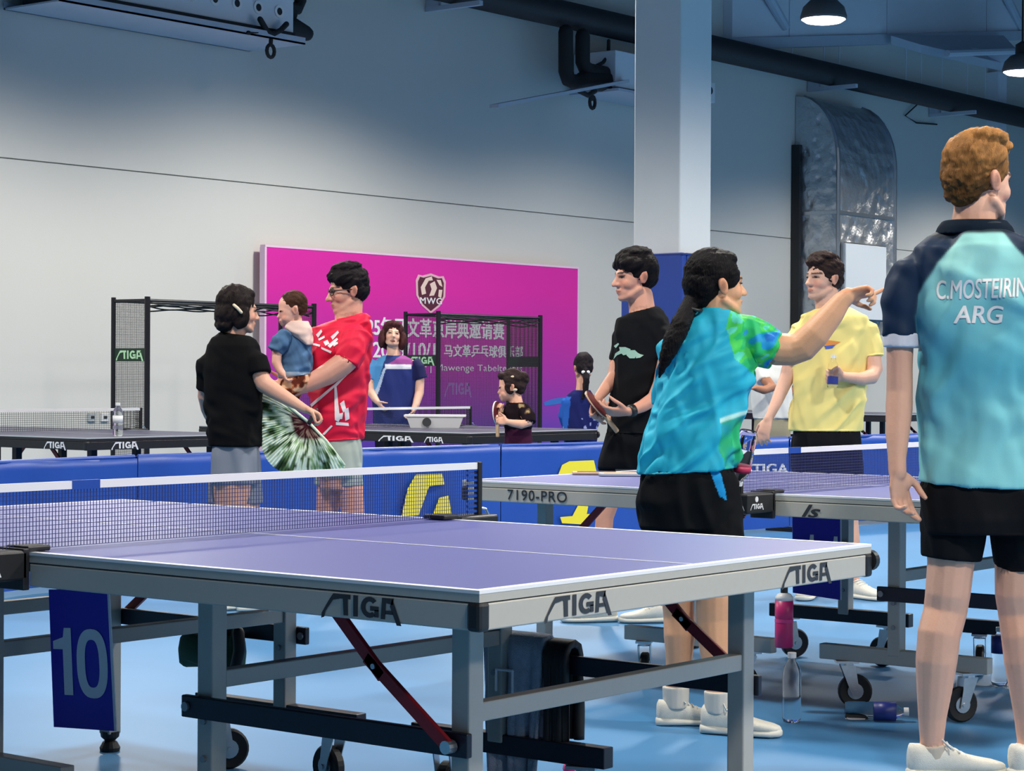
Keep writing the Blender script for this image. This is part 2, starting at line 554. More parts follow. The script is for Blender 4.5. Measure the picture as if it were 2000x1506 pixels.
# fan coil units under the pipe
def fan_coil(name, xr, zb, length, label, front=True):
    """xr: right end of the casing, zb: underside"""
    t = empty(name, (xr, WY - 0.35, zb), label, 'air unit')
    MB().box(-length, 0, -0.30, 0.3, -0.03, 0.50, 0.01).build('casing', M['unit'], t)
    g = MB()
    for k in range(10):
        x = -0.20 - k * 0.28
        if x - 0.1 > -length:
            g = MB()
            g.lathe((x, -0.30, 0.15), (0, -1, 0), [(0.062, 0), (0.062, 0.012), (0.036, 0.012), (0.036, 0.002)], 20)
            pr = g.build('port', M['whiteplastic'], t)
            MB().lathe((x, -0.301, 0.15), (0, -1, 0), [(0.038, 0), (0.036, 0.008)], 18).build('opening', M['dark'], pr)
    tr = MB()
    tr.box(-length - 0.05, 0.04, -0.42, 0.33, -0.145, -0.13)
    tr.box(-length - 0.05, 0.04, -0.42, -0.40, -0.145, -0.08)
    tr.box(-length - 0.05, 0.04, 0.31, 0.33, -0.145, -0.08)
    tr.build('drip_tray', M['steel_light'], t)
    MB().box(-length + 0.05, -0.02, -0.34, 0.2, -0.125, -0.032).build('filter', M['dark'], t)
    # two lagged pipes dropping from above, with an elbow into the end of the unit
    MB().tube([(0.10, -0.1, 1.1), (0.10, -0.1, 0.30), (0.13, -0.1, 0.22), (0.2, -0.1, 0.2), (0.02, -0.1, 0.2)], 0.06, 10, 'round').build('pipe', M['foam'], t, smooth=True)
    MB().tube([(0.30, -0.1, 1.1), (0.30, -0.1, 0.34), (0.26, -0.1, 0.26), (0.12, -0.1, 0.26)], 0.06, 10, 'round').build('pipe', M['foam'], t, smooth=True)
    MB().tube([(-0.1, -0.12, 0.05), (0.16, -0.12, 0.06), (0.36, -0.12, 0.03)], [0.1, 0.105, 0.075], 12, 'round').build('elbow', M['foam'], t, smooth=True)
    # cord and tap hanging under the tray
    k = MB()
    k.tube([(-0.55, -0.4, 0.02), (-0.45, -0.4, -0.09), (-0.38, -0.4, -0.1), (-0.28, -0.4, -0.05), (-0.2, -0.4, 0.02)], 0.028, 8, 'round')
    k.tube([(-0.40, -0.4, -0.1), (-0.41, -0.4, -0.2)], 0.02, 8, 'round')
    k.tube([(-0.41 + 0.05 * math.sin(a), -0.4, -0.26 + 0.06 * math.cos(a)) for a in [q * PI / 6 for q in range(13)]], 0.018, 8)
    k.build('drain_tap', M['foam'], t, smooth=True)
    return t


a = pixy(588, 68, WY - 0.75)
f1 = fan_coil('fan_coil_unit', a.x, a.z + 0.055, 2.9, 'blue grey fan coil unit with round ports at the top left of the wall')
MB().tube([(-0.42, -0.4, -0.09), (-0.72, -0.42, -0.13)], 0.01, 6).build('wand', M['foam'], f1)
MB().ell((-0.72, -0.42, -0.13), (0.03, 0.02, 0.02)).build('wand_tip', M['foam'], f1)
# second unit, mostly behind the column
a = pixy(1200, 170, WY - 0.6)
t = empty('fan_coil_unit', (a.x, WY - 0.35, a.z), 'fan coil unit with looping black pipes mostly hidden by the white column', 'air unit')
MB().box(-0.05, 1.7, -0.3, 0.3, 0.0, 0.42, 0.01).build('casing', M['unit'], t)
MB().box(-0.1, 1.75, -0.38, 0.32, -0.06, -0.03).build('drip_tray', M['steel_light'], t)
tl = lambda u, v, yy=WY - 0.5: pixy(u, v, yy) - Vector(t.location)
MB().tube([tl(1105, 62), tl(1105, 140), tl(1110, 155), tl(1122, 160), tl(1150, 158)], 0.085, 12, 'round').build('pipe', M['foam'], t, smooth=True)
MB().tube([tl(1138, 70), tl(1138, 122), tl(1143, 133), tl(1152, 138), tl(1195, 146)], 0.085, 12, 'round').build('pipe', M['foam'], t, smooth=True)
MB().tube([tl(1189, 80), tl(1188, 108), tl(1178, 122), tl(1162, 130)], 0.022, 8, 'round').build('cable', M['foam'], t, smooth=True)
MB().tube([tl(1140, 155), tl(1160, 158), tl(1182, 158)], [0.1, 0.12, 0.12], 12, 'round').build('valve', M['foam'], t, smooth=True)
MB().obox(tl(1098, 182, WY - 0.7), tl(1162, 170, WY - 0.7) - tl(1034, 194, WY - 0.7), (0, 0.06, 0), (0, 0, 0.018)).build('tray_lip', M['steel_light'], t)
k = MB()
k.tube([tl(1132, 178, WY - 0.7), tl(1148, 186, WY - 0.7), tl(1162, 178, WY - 0.7)], 0.03, 8, 'round')
k.tube([tl(1152, 186, WY - 0.7), tl(1156, 193, WY - 0.7)], 0.025, 8, 'round')
cc = tl(1157, 200, WY - 0.7)
k.tube([cc + Vector((0.05 * math.sin(a), 0, 0.07 * math.cos(a))) for a in [q * PI / 6 for q in range(13)]], 0.02, 8)
k.build('drain_tap', M['foam'], t, smooth=True)

# small white box on the wall beside the column
q = pixy(1382, 181, WY - 0.08)
bx = MB().box(q.x - 0.10, q.x + 0.10, WY - 0.13, WY - 0.001, q.z - 0.13, q.z + 0.13, 0.01).build('wall_speaker', M['whiteplastic'])
tag(bx, 'small white box on the wall just right of the white column', 'speaker')
MB().cyl((q.x - 0.02, WY - 0.14, q.z + 0.02), (q.x - 0.02, WY - 0.128, q.z + 0.02), 0.05, 14).build('speaker_grille', M['dark'], bx)

# column with blue padded base
CX, CY = 11.93, 7.62
cs = 0.235
col = struct(MB().box(CX - cs, CX + cs, CY - cs, CY + cs, 0, 8.0, 0.012), 'column', M['column'], 'white square column rising from a blue padded base')
pd = empty('column_padding', (CX, CY, 0), 'tall blue vinyl padding wrapped around the foot of the white column', 'padding')
ps, pz = cs + 0.075, 2.19
for nm, bxs in (('pad_panel', (-ps, -cs - 0.002, -ps, ps)), ('pad_panel', (cs + 0.002, ps, -ps, ps)), ('pad_panel', (-cs, cs, -ps - 0.002, -cs - 0.002)), ('pad_panel', (-cs, cs, cs + 0.002, ps))):
    MB().box(*bxs, 0.0, pz, 0.02).build(nm, M['pad'], pd)
for z in (pz - 0.02,):
    MB().box(-ps - 0.004, ps + 0.004, -ps - 0.006, ps + 0.004, z, z + 0.012).build('top_piping', M['pad2'], pd)

# foil wrapped air duct that bends back into the wall
DD = 0.66
ax0, ax1 = pixy(1634, 600, WY - DD).x, pixy(1745, 600, WY - DD).x
dz0 = 1.75
prof = [(-DD, dz0), (-DD, 4.05)]
for k in range(1, 9):
    a = k / 8 * PI / 2
    prof.append((-DD + DD * (1 - math.cos(a)), 4.05 + 0.92 * math.sin(a)))
mb = MB()
rings = [[(x, y, z) for (y, z) in prof] + [(x, 0, dz0)] for x in (-(ax1 - ax0) / 2, (ax1 - ax0) / 2)]
mb.loft(rings)
du = mb.build('air_duct', M['foil'], loc=((ax0 + ax1) / 2, WY - 0.01, 0))
tag(du, 'crumpled silver foil air duct curving back into the wall', 'duct')
hw = (ax1 - ax0) / 2
for sx in (-1, 1):
    g = MB().tube([(sx * hw, y - 0.004, z) for (y, z) in prof[:-1]], 0.028, 6)
    g.build('corner_strip', M['chrome'], du)
for z in (2.45, 3.35):
    MB().box(-hw - 0.02, hw + 0.02, -DD - 0.02, 0.0, z, z + 0.045).build('flange', M['chrome'], du)
MB().box(-hw - 0.10, -hw - 0.03, -0.12, 0.0, 0.9, 4.3).build('wall_strip', M['black'], du)
wb0, wb1 = pixy(1650, 475, WY - DD - 0.08), pixy(1728, 626, WY - DD - 0.08)
wbd = MB().box(wb0.x, wb1.x, WY - DD - 0.10, WY - DD - 0.072, wb1.z, wb0.z, 0.006).build('display_board', M['whiteboard'])
tag(wbd, 'blank white board fixed on the front of the foil air duct', 'board')
MB().box(wb0.x - 0.02, wb1.x + 0.02, WY - DD - 0.072, WY - DD - 0.032, wb1.z - 0.02, wb0.z + 0.02).build('backing', M['chrome'], wbd)

# pendant lamps in view
for lx, lb in ((16.9, 'round white pendant lamp hanging nearest the column'), (21.8, 'round pendant lamp cut by the right picture edge')):
    t = empty('pendant_lamp', (lx, 9.05, LAMP_Z), lb, 'lamp', 'round pendant lamps of the hall')
    MB().lathe((0, 0, 0.06), (0, 0, 1), [(0.245, -0.03), (0.25, 0.0), (0.22, 0.10), (0.15, 0.17), (0.09, 0.19)], 28).build('lamp_shade', M['lampshell'], t, smooth=True)
    MB().lathe((0, 0, 0.03), (0, 0, 1), [(0.01, -0.05), (0.10, -0.047), (0.19, -0.03), (0.235, 0.0), (0.24, 0.02)], 28).build('lens', M['glow'], t, smooth=True)
    MB().lathe((0, 0, 0.25), (0, 0, 1), [(0.09, 0), (0.085, 0.12), (0.02, 0.16)], 16).build('driver', M['black'], t)
    MB().cyl((0, 0, 0.4), (0, 0, 8.0 - LAMP_Z), 0.012, 6).build('cable', M['black'], t)

# sockets low on the wall at the left
for u, mname, lb in ((181, 'labelgrey', 'grey wall socket low on the wall left of the net cage'), (206, 'whiteplastic', 'white wall socket low on the wall beside the grey one')):
    q = pixy(u, 815, WY - 0.02)
    o = MB().box(q.x - 0.045, q.x + 0.045, WY - 0.02, WY - 0.001, q.z - 0.04, q.z + 0.04, 0.004).build('wall_socket', M[mname])
    tag(o, lb, 'socket')
    MB().box(q.x - 0.02, q.x + 0.02, WY - 0.023, WY - 0.0195, q.z - 0.012, q.z + 0.012).build('socket_slots', M['dark'], o)

# ---------------------------------------------------------------- magenta backdrop
bl, br = pixy(516, 485, WY - 0.12), pixy(1124, 527, WY - 0.12)
BX0, BX1, BZ = bl.x, br.x, 2.41
bk = bpy.data.materials.new('backdrop_print')
bk.use_nodes = True
nt = bk.node_tree
b = nt.nodes['Principled BSDF']
b.inputs['Roughness'].default_value = 0.6
tc = nt.nodes.new('ShaderNodeTexCoord')
sp = nt.nodes.new('ShaderNodeSeparateXYZ')
nt.links.new(tc.outputs['Object'], sp.inputs[0])
nz = nt.nodes.new('ShaderNodeTexNoise')
nz.inputs['Scale'].default_value = 0.6
nt.links.new(tc.outputs['Object'], nz.inputs['Vector'])
ma = nt.nodes.new('ShaderNodeMath')
ma.operation = 'MULTIPLY_ADD'
ma.inputs[1].default_value = 0.5
nt.links.new(nz.outputs['Fac'], ma.inputs[0])
nt.links.new(sp.outputs['Z'], ma.inputs[2])
cr = nt.nodes.new('ShaderNodeValToRGB')
cr.color_ramp.elements[0].position = 0.28
cr.color_ramp.elements[0].color = (0.10, 0.04, 0.42, 1)
cr.color_ramp.elements[1].position = 0.86
cr.color_ramp.elements[1].color = (0.66, 0.010, 0.335, 1)
e = cr.color_ramp.elements.new(0.55)
e.color = (0.40, 0.020, 0.36, 1)
mr = nt.nodes.new('ShaderNodeMapRange')
mr.inputs['From Max'].default_value = 2.65
nt.links.new(ma.outputs[0], mr.inputs['Value'])
nt.links.new(mr.outputs['Result'], cr.inputs['Fac'])
nt.links.new(cr.outputs['Color'], b.inputs['Base Color'])
bd = MB().box(0, BX1 - BX0, -0.03, 0.03, 0, BZ).build('event_backdrop', bk, loc=(BX0, WY - 0.12, 0))
tag(bd, 'magenta and purple printed event backdrop standing against the wall', 'backdrop')
fr = MB()
fr.box(-0.02, BX1 - BX0 + 0.02, -0.035, 0.035, BZ, BZ + 0.022)
fr.box(-0.025, 0.0, -0.035, 0.035, 0, BZ)
fr.box(BX1 - BX0, BX1 - BX0 + 0.025, -0.035, 0.035, 0, BZ)
fr.build('frame', mat('pale_frame', (0.78, 0.55, 0.72), 0.5), bd)


def on_bd(u, v):
    q = pixy(u, v, WY - 0.151)
    return Vector((q.x - BX0, -0.032, q.z))


def bd_text(body, u0, u1, vt, vb, um, name='lettering', bold=0.02, material='printwhite'):
    o = on_bd(u0, (vt + vb) / 2)
    wdt = on_bd(u1, (vt + vb) / 2).x - o.x
    h = (on_bd(um, vt) - on_bd(um, vb)).z
    z = on_bd(um, vb).z
    lettering(bd, (o.x, -0.033, z), (1, 0, 0), (0, 0, 1), wdt, h, M[material], text_shape(body, bold=bold), name)


bd_text('2025年马文革京岸典邀请赛', 690, 985, 624, 661, 880, bold=0.03)
bd_text('2025/10/1', 728, 850, 670, 700, 830, bold=0.02)
bd_text('马文革乒乓球俱乐部', 867, 1021, 674, 698, 945, bold=0.03)
bd_text('October | Mawenge Tabeltennis', 760, 1019, 712, 729, 930, bold=0.0)
# blue sweep low on the right
mb = MB()
sw = [on_bd(u, v) for u, v in ((1062, 786), (1080, 779), (1123, 773), (1123, 783), (1085, 790), (1064, 793))]
mb.add([Vector((p.x, -0.033, p.z)) for p in sw], [list(range(6))])
mb.build('blue_sweep', mat('sweep_blue', (0.03, 0.16, 0.55), 0.6), bd)
# club shield: pale outline, dark field, horse head shape, three letters
SH = [(0.0, 1.0), (0.28, 0.93), (0.42, 0.95), (0.5, 0.80), (0.48, 0.40), (0.30, 0.14), (0.0, -0.06)]
SH = SH + [(-x, y) for x, y in SH[::-1][1:-1]]
s0, s1 = on_bd(841, 608), on_bd(841, 534)
sw_, sh_ = on_bd(871, 570).x - on_bd(812, 570).x, s1.z - s0.z


def shield_pt(p, y):
    return (s0.x + p[0] * sw_, y, s0.z + p[1] * sh_)


sh = MB()
sh.add([shield_pt(p, -0.0335) for p in SH], [list(range(len(SH)))])
so = sh.build('club_shield', mat('shield_pink', (0.75, 0.42, 0.50), 0.5), bd)
mb = MB()
mb.add([shield_pt((p[0] * 0.86, 0.47 + (p[1] - 0.47) * 0.88), -0.0345) for p in SH], [list(range(len(SH)))])
mb.build('shield_field', mat('shield_brown', (0.09, 0.012, 0.03), 0.5), so)
cream = mat('shield_cream', (0.78, 0.60, 0.52), 0.5)
mb = MB()
for poly in ([(-0.30, 0.42), (-0.34, 0.62), (-0.18, 0.86), (0.02, 0.92), (0.06, 0.82), (-0.08, 0.80), (-0.2, 0.62), (-0.16, 0.46)],
             [(-0.06, 0.40), (0.02, 0.58), (-0.04, 0.72), (0.12, 0.80), (0.20, 0.62), (0.10, 0.42)],
             [(0.18, 0.84), (0.32, 0.84), (0.38, 0.66), (0.28, 0.70)],
             [(0.26, 0.58), (0.38, 0.58), (0.34, 0.36), (0.24, 0.40)]):
    mb.add([shield_pt(p, -0.0355) for p in poly], [list(range(len(poly)))])
mb.build('horse_head', cream, so)
p0 = shield_pt((-0.36, 0.19), -0.036)
lettering(so, p0, (1, 0, 0), (0, 0, 1), sw_ * 0.72, sh_ * 0.17, M['printwhite'], text_shape('MWG', bold=0.015, space=1.15))
# dim maker's mark low on the backdrop
lettering(bd, on_bd(868, 771) + Vector((0, -0.001, 0)), (1, 0, 0), (0, 0, 1), on_bd(921, 765).x - on_bd(868, 765).x, 0.13, mat('dim_print', (0.34, 0.16, 0.5), 0.6))
# ================================================================ table tennis tables
TW, TL, TH = 1.525, 2.74, 0.76


def caster(parent, x, y, ang, z_top, wheel=0.060):
    """swivel caster hanging under a floor beam: fork > wheel"""
    c, s = math.cos(ang), math.sin(ang)
    d, n = Vector((c, s, 0)), Vector((-s, c, 0))
    top = Vector((x, y, z_top))
    hub = Vector((x, y, wheel)) + d * 0.03
    f = MB()
    f.obox(top + Vector((0, 0, -0.004)), d * 0.04, n * 0.03, (0, 0, 0.004))
    f.cyl(top + Vector((0, 0, -0.02)), top + Vector((0, 0, -0.006)), 0.022, 14)
    for sg in (-1, 1):
        f.loft([[top + d * 0.028 + n * 0.021 * sg + Vector((0, 0, -0.016)), top - d * 0.024 + n * 0.021 * sg + Vector((0, 0, -0.016)),
                 hub - d * 0.014 + n * 0.021 * sg - Vector((0, 0, 0.012)), hub + d * 0.014 + n * 0.021 * sg - Vector((0, 0, 0.012))],
                [top + d * 0.028 + n * 0.024 * sg + Vector((0, 0, -0.016)), top - d * 0.024 + n * 0.024 * sg + Vector((0, 0, -0.016)),
                 hub - d * 0.014 + n * 0.024 * sg - Vector((0, 0, 0.012)), hub + d * 0.014 + n * 0.024 * sg - Vector((0, 0, 0.012))]])
    f.cyl(hub - n * 0.028, hub + n * 0.028, 0.008, 10)
    fk = f.build('caster', M['chrome'], parent)
    t = MB()
    t.lathe(hub - n * 0.016, n, [(0.026, 0.004), (wheel - 0.006, 0.0), (wheel, 0.006), (wheel, 0.026), (wheel - 0.006, 0.032), (0.026, 0.028)], 26)
    t.build('wheel', M['rubber'], fk)
    t = MB()
    t.lathe(hub - n * 0.0165, n, [(0.004, 0), (0.028, 0.0), (0.028, 0.033), (0.004, 0.033)], 16)
    t.build('hub', M['chrome'], fk)


def make_table(x0, y0, label, st, detail=True, marks=()):
    t = empty('ping_pong_table', (x0, y0, 0), label, 'table')
    top, apr, leg, dark = st
    for half in (0, 1):
        Y = (lambda y: y) if half == 0 else (lambda y: TL - y)

        def bx(mb, xa, xb, ya, yb, za, zb, bev=0.0):
            a, b = sorted((Y(ya), Y(yb)))
            return mb.box(xa, xb, a, b, za, zb, bev)
        e = 1.368
        bx(MB(), 0.004, TW - 0.004, 0.004, e, TH - 0.022, TH).build('tabletop', top, t)
        m = MB()
        bx(m, 0, TW, 0, 0.0038, TH - 0.022, TH - 0.0006)
        bx(m, 0, 0.0038, 0.0038, e, TH - 0.022, TH - 0.0006)
        bx(m, TW - 0.0038, TW, 0.0038, e, TH - 0.022, TH - 0.0006)
        m.build('edge_trim', apr, t)
        m = MB()
        bx(m, 0.001, TW - 0.001, 0.001, 0.021, TH - 0.0005, TH + 0.0012)
        bx(m, 0.001, 0.021, 0.021, e, TH - 0.0005, TH + 0.0012)
        bx(m, TW - 0.021, TW - 0.001, 0.021, e, TH - 0.0005, TH + 0.0012)
        bx(m, -0.0006, TW + 0.0006, -0.0006, 0.002, TH - 0.0055, TH + 0.0012)
        bx(m, -0.0006, 0.002, 0.002, e, TH - 0.0055, TH + 0.0012)
        bx(m, TW - 0.002, TW + 0.0006, 0.002, e, TH - 0.0055, TH + 0.0012)
        m.build('edge_line', M['white'] if st is not BLACK else M['labelgrey'], t)
        cy = [(TW / 2 + (0.012 if half == 0 else 0)), TW / 2]
        m = MB()
        bx(m, TW / 2 - 0.0035, TW / 2 + 0.0035, 0.021, e, TH - 0.0005, TH + 0.0012)
        m.build('center_line', M['white'] if st is not BLACK else M['labelgrey'], t)
        za, zb = TH - 0.077, TH - 0.0245
        m = MB()
        bx(m, 0.0, TW, 0.0, 0.024, za, zb, 0.003)
        m.build('end_apron', apr, t)
        for xa, xb in ((0.0, 0.024), (TW - 0.024, TW)):
            m = MB()
            bx(m, xa, xb, 0.024, e - 0.045, za, zb, 0.003)
            m.build('side_apron', apr, t)
        m = MB()
        bx(m, 0.006, TW - 0.006, 0.006, e - 0.05, TH - 0.03, TH - 0.0222)
        m.build('underside', dark, t)
        for xa, xb in ((-0.004, 0.03), (TW - 0.03, TW + 0.004)):
            m = MB()
            bx(m, xa, xb, -0.004, 0.03, za - 0.002, zb + 0.003, 0.008)
            m.build('corner_guard', M['black'], t)
        m = MB()
        m.cyl((TW + 0.002, Y(0.012), TH - 0.04), (TW + 0.02, Y(0.012), TH - 0.04), 0.026, 18)
        m.build('corner_roller', M['black'], t)
        # legs
        lw = 0.048
        for lx in (0.215, 1.262):
            m = MB()
            bx(m, lx, lx + lw, 0.2, 0.2 + lw, 0.055, za + 0.03, 0.004)
            lg = m.build('leg', leg, t)
            c = (lx + lw / 2, Y(0.2 + lw / 2), 0)
            m = MB()
            m.lathe(c, (0, 0, 1), [(0.030, 0.0), (0.032, 0.012), (0.022, 0.03), (0.016, 0.034), (0.028, 0.045), (0.030, 0.062)], 16)
            m.build('foot', M['rubber'], lg)
            m = MB()
            bx(m, lx, lx + lw, 0.95, 0.95 + lw, 0.20, za + 0.03, 0.004)
            pg = m.build('post', leg, t)
            if detail:
                for zz in (0.30, 0.385):
                    b = MB().cyl((lx - 0.006, Y(0.974), zz), (lx + 0.01, Y(0.974), zz), 0.008, 10)
                    b.build('bolt', M['boltmetal'], pg)
        for yy in (0.205, 0.955):
            m = MB()
            bx(m, 0.215 + lw, 1.262, yy, yy + 0.036, 0.458, 0.498, 0.003)
            m.build('cross_bar', leg, t)
        for xa in (0.196, 1.262 + lw + 0.002):
            m = MB()
            bx(m, xa, xa + 0.018, 0.19, 1.03, 0.392, 0.442, 0.003)
            r = m.build('side_rail', M['navymetal'], t)
            if detail:
                MB().cyl((xa - 0.006, Y(1.013), 0.417), (xa + 0.01, Y(1.013), 0.417), 0.011, 10).build('bolt', M['boltmetal'], r)
            # under-table runner
            m = MB()
            bx(m, xa + 0.03, xa + 0.06, 0.1, 1.3, TH - 0.075, TH - 0.03)
            m.build('runner', dark, t)
        for k, xa in enumerate((0.218, 1.268)):
            m = MB()
            bx(m, xa, xa + 0.042, 0.62, 1.27, 0.168, 0.222, 0.003)
            fb = m.build('floor_beam', M['silver'] if (k == 0 and st is not BLACK) else M['navymetal'], t)
            for j, yy in enumerate((0.70, 1.17)):
                caster(t, xa + 0.021, Y(yy), [2.6, -0.9, 1.9, 0.4][(k * 2 + j + half) % 4] if half == 0 else [0.5, 2.2, -0.6, 1.4][k * 2 + j], 0.168)
        for sx, xa in ((-1, 0.18), (1, 1.262 + lw + 0.024)):
            a, c, b = Vector((xa, Y(0.56), TH - 0.07)), Vector((xa, Y(0.425), 0.562)), Vector((xa, Y(0.225), 0.415))
            m = MB()
            for p, q in ((a, c + (c - a).normalized() * 0.03), (c - (b - c).normalized() * 0.03, b)):
                dd = (q - p)
                m.obox((p + q) / 2, dd / 2, (0.006, 0, 0), Vector((1, 0, 0)).cross(dd.normalized()) * 0.014, 0.002)
            br_ = m.build('folding_stay', M['red'], t)
            bt = MB().cyl(b + Vector((-0.012, 0, 0)), b + Vector((0.012, 0, 0)), 0.014, 12)
            bt.build('bolt', M['chrome'], br_)
            MB().cyl(c + Vector((-0.010, 0, 0)), c + Vector((0.010, 0, 0)), 0.006, 10).build('bolt', M['chrome'], br_)
    pm = M['print'] if st is not BLACK else M['printwhite']
    zt = TH - 0.071
    for mk in marks:
        if mk == 'end':
            for xa in (0.203, 1.103):
                lettering(t, (xa, -0.0012, zt), (1, 0, 0), (0, 0, 1), 0.228, 0.042, pm)
        if mk == 'side':
            lettering(t, (-0.0012, 0.410, zt), (0, -1, 0), (0, 0, 1), 0.215, 0.042, pm)
        if mk == 'model':
            lettering(t, (-0.0012, TL - 0.225, zt + 0.004), (0, -1, 0), (0, 0, 1), 0.285, 0.040, pm, text_shape('7190-PRO', bold=0.012, space=1.1))
        if mk == 'emblem':
            lettering(t, (-0.0012, 1.215, zt - 0.004), (0, -1, 0), (0, 0, 1), 0.075, 0.044, pm, text_shape('Is', bold=0.02, shear=0.4))
        if mk == 'words':
            lettering(t, (-0.0012, 0.86, zt), (0, -1, 0), (0, 0, 1), 0.34, 0.036, pm)
            lettering(t, (-0.0012, 0.42, zt), (0, -1, 0), (0, 0, 1), 0.18, 0.036, pm)
    return t


def make_net(x0, y0, label, cell=(0.0095, 0.0112), cord=0.0013, band=M['white'], cordm='netcord', patch=True):
    """net, its posts and its clamps; x0, y0 is the table's corner"""
    t = empty('table_net', (x0, y0 + TL / 2, TH), label, 'net')
    xa, xb, h = -0.1525, TW + 0.1525, 0.1525
    m = MB()
    n = int((xb - xa) / cell[0])
    for k in range(n + 1):
        x = xa + (xb - xa) * k / n
        m.box(x - cord / 2, x + cord / 2, -cord / 2, cord / 2, 0.004, h - 0.014)
    n = int(h / cell[1])
    for k in range(n):
        z = 0.004 + (h - 0.018) * k / n
        m.box(xa, xb, -cord / 2, cord / 2, z - cord / 2, z + cord / 2)
    o = m.build('mesh', M[cordm], t)
    o['kind'] = 'stuff'
    m = MB().box(xa, xb, -0.004, 0.004, h - 0.015, h + 0.004)
    tp = m.build('top_tape', band, t)
    if patch:
        MB().box(0.16, 0.245, -0.0052, 0.0052, h - 0.016, h + 0.0052).build('tape_patch', M['barrier'], tp)
    for sg, xp in ((-1, xa), (1, xb)):
        MB().box(xp - 0.009, xp + 0.009, -0.009, 0.009, -0.035, h + 0.006, 0.003).build('post', M['black'], t)
        i = 0.065 if sg < 0 else -0.065
        e0, e1 = sorted((xp - sg * 0.0 + sg * 0.03, (0 if sg < 0 else TW) - sg * 0.055))
        m = MB()
        o0, o1 = sorted((xp + sg * 0.035, (0 if sg < 0 else TW) + sg * 0.006))
        m.box(o0, o1, -0.05, 0.042, -0.062, 0.006, 0.006)
        m.box(*sorted(((0 if sg < 0 else TW) + sg * 0.006, (0 if sg < 0 else TW) - sg * 0.06)), -0.05, 0.03, 0.0016, 0.015, 0.004)
        m.box(*sorted(((0 if sg < 0 else TW) + sg * 0.02, (0 if sg < 0 else TW) + sg * 0.002)), -0.05, 0.042, -0.085, 0.010, 0.002)
        cl = m.build('clamp', M['black'], t)
        if sg < 0:
            lettering(cl, (o0 + 0.02, -0.0512, -0.046), (1, 0, 0), (0, 0, 1), 0.085, 0.018, M['printwhite'])
            e = MB()
            e.lathe((o0 + 0.06, -0.0504, -0.013), (0, -1, 0), [(0.004, 0.0012), (0.010, 0.0012), (0.010, 0.0)], 14)
            e.build('emblem', M['printwhite'], cl)
            lettering(cl, (o0 - 0.0012, 0.045, -0.046), (0, -1, 0), (0, 0, 1), 0.085, 0.018, M['printwhite'])
    # bright end lacing by the far post
    m = MB()
    for k in range(9):
        z = 0.012 + k * 0.015
        m.box(xb - 0.05, xb - 0.004, -0.0035, 0.0035, z, z + 0.007)
    m.build('end_lacing', M['barrier'] if cordm == 'netcord' else M['netblack'], t)
    # side clip
    m = MB()
    m.tube([(xb + 0.02, 0, -0.03), (xb + 0.045, 0, -0.025), (xb + 0.05, 0, 0.0), (xb + 0.035, 0, 0.02), (xb + 0.008, 0, 0.025)], 0.004, 8)
    m.build('tension_clip', M['chrome'], t)
    return t


SILVER = (M['top'], M['apron'], M['silver'], M['blackmetal'])
BLACK = (M['topdark'], M['black'], M['blackmetal'], M['blackmetal'])
make_table(0, 0, 'near blue table tennis table with grey aprons in the foreground', SILVER, True, ('end', 'side'))
make_net(0, 0, 'white taped net across the near table in the foreground')
T2 = (3.30, 0.03)
make_table(*T2, 'second grey-legged table behind the player in cyan', SILVER, True, ('model', 'emblem'))
make_net(*T2, 'net across the second table in front of the yellow shirt')
TLf = (5.75, 7.85)
make_table(*TLf, 'black table at the far left with a bottle standing on it', BLACK, False, ('end', 'side'))
make_net(*TLf, 'net on the black table at the far left', cell=(0.016, 0.016), cord=0.002, cordm='netblack', patch=False)
TR = (8.53, 7.03)
make_table(*TR, 'black table in front of the magenta backdrop', BLACK, False, ('words',))
make_net(*TR, 'net on the black table before the magenta backdrop', cell=(0.016, 0.016), cord=0.002, cordm='netblack', patch=False)
make_table(17.6, 8.6, 'black table far off at right behind the man in teal', BLACK, False)
make_net(17.6, 8.6, 'net on the farthest black table at the right', cell=(0.02, 0.02), cord=0.002, cordm='netblack', patch=False)

ZUP_ = Vector((0, 0, 1))
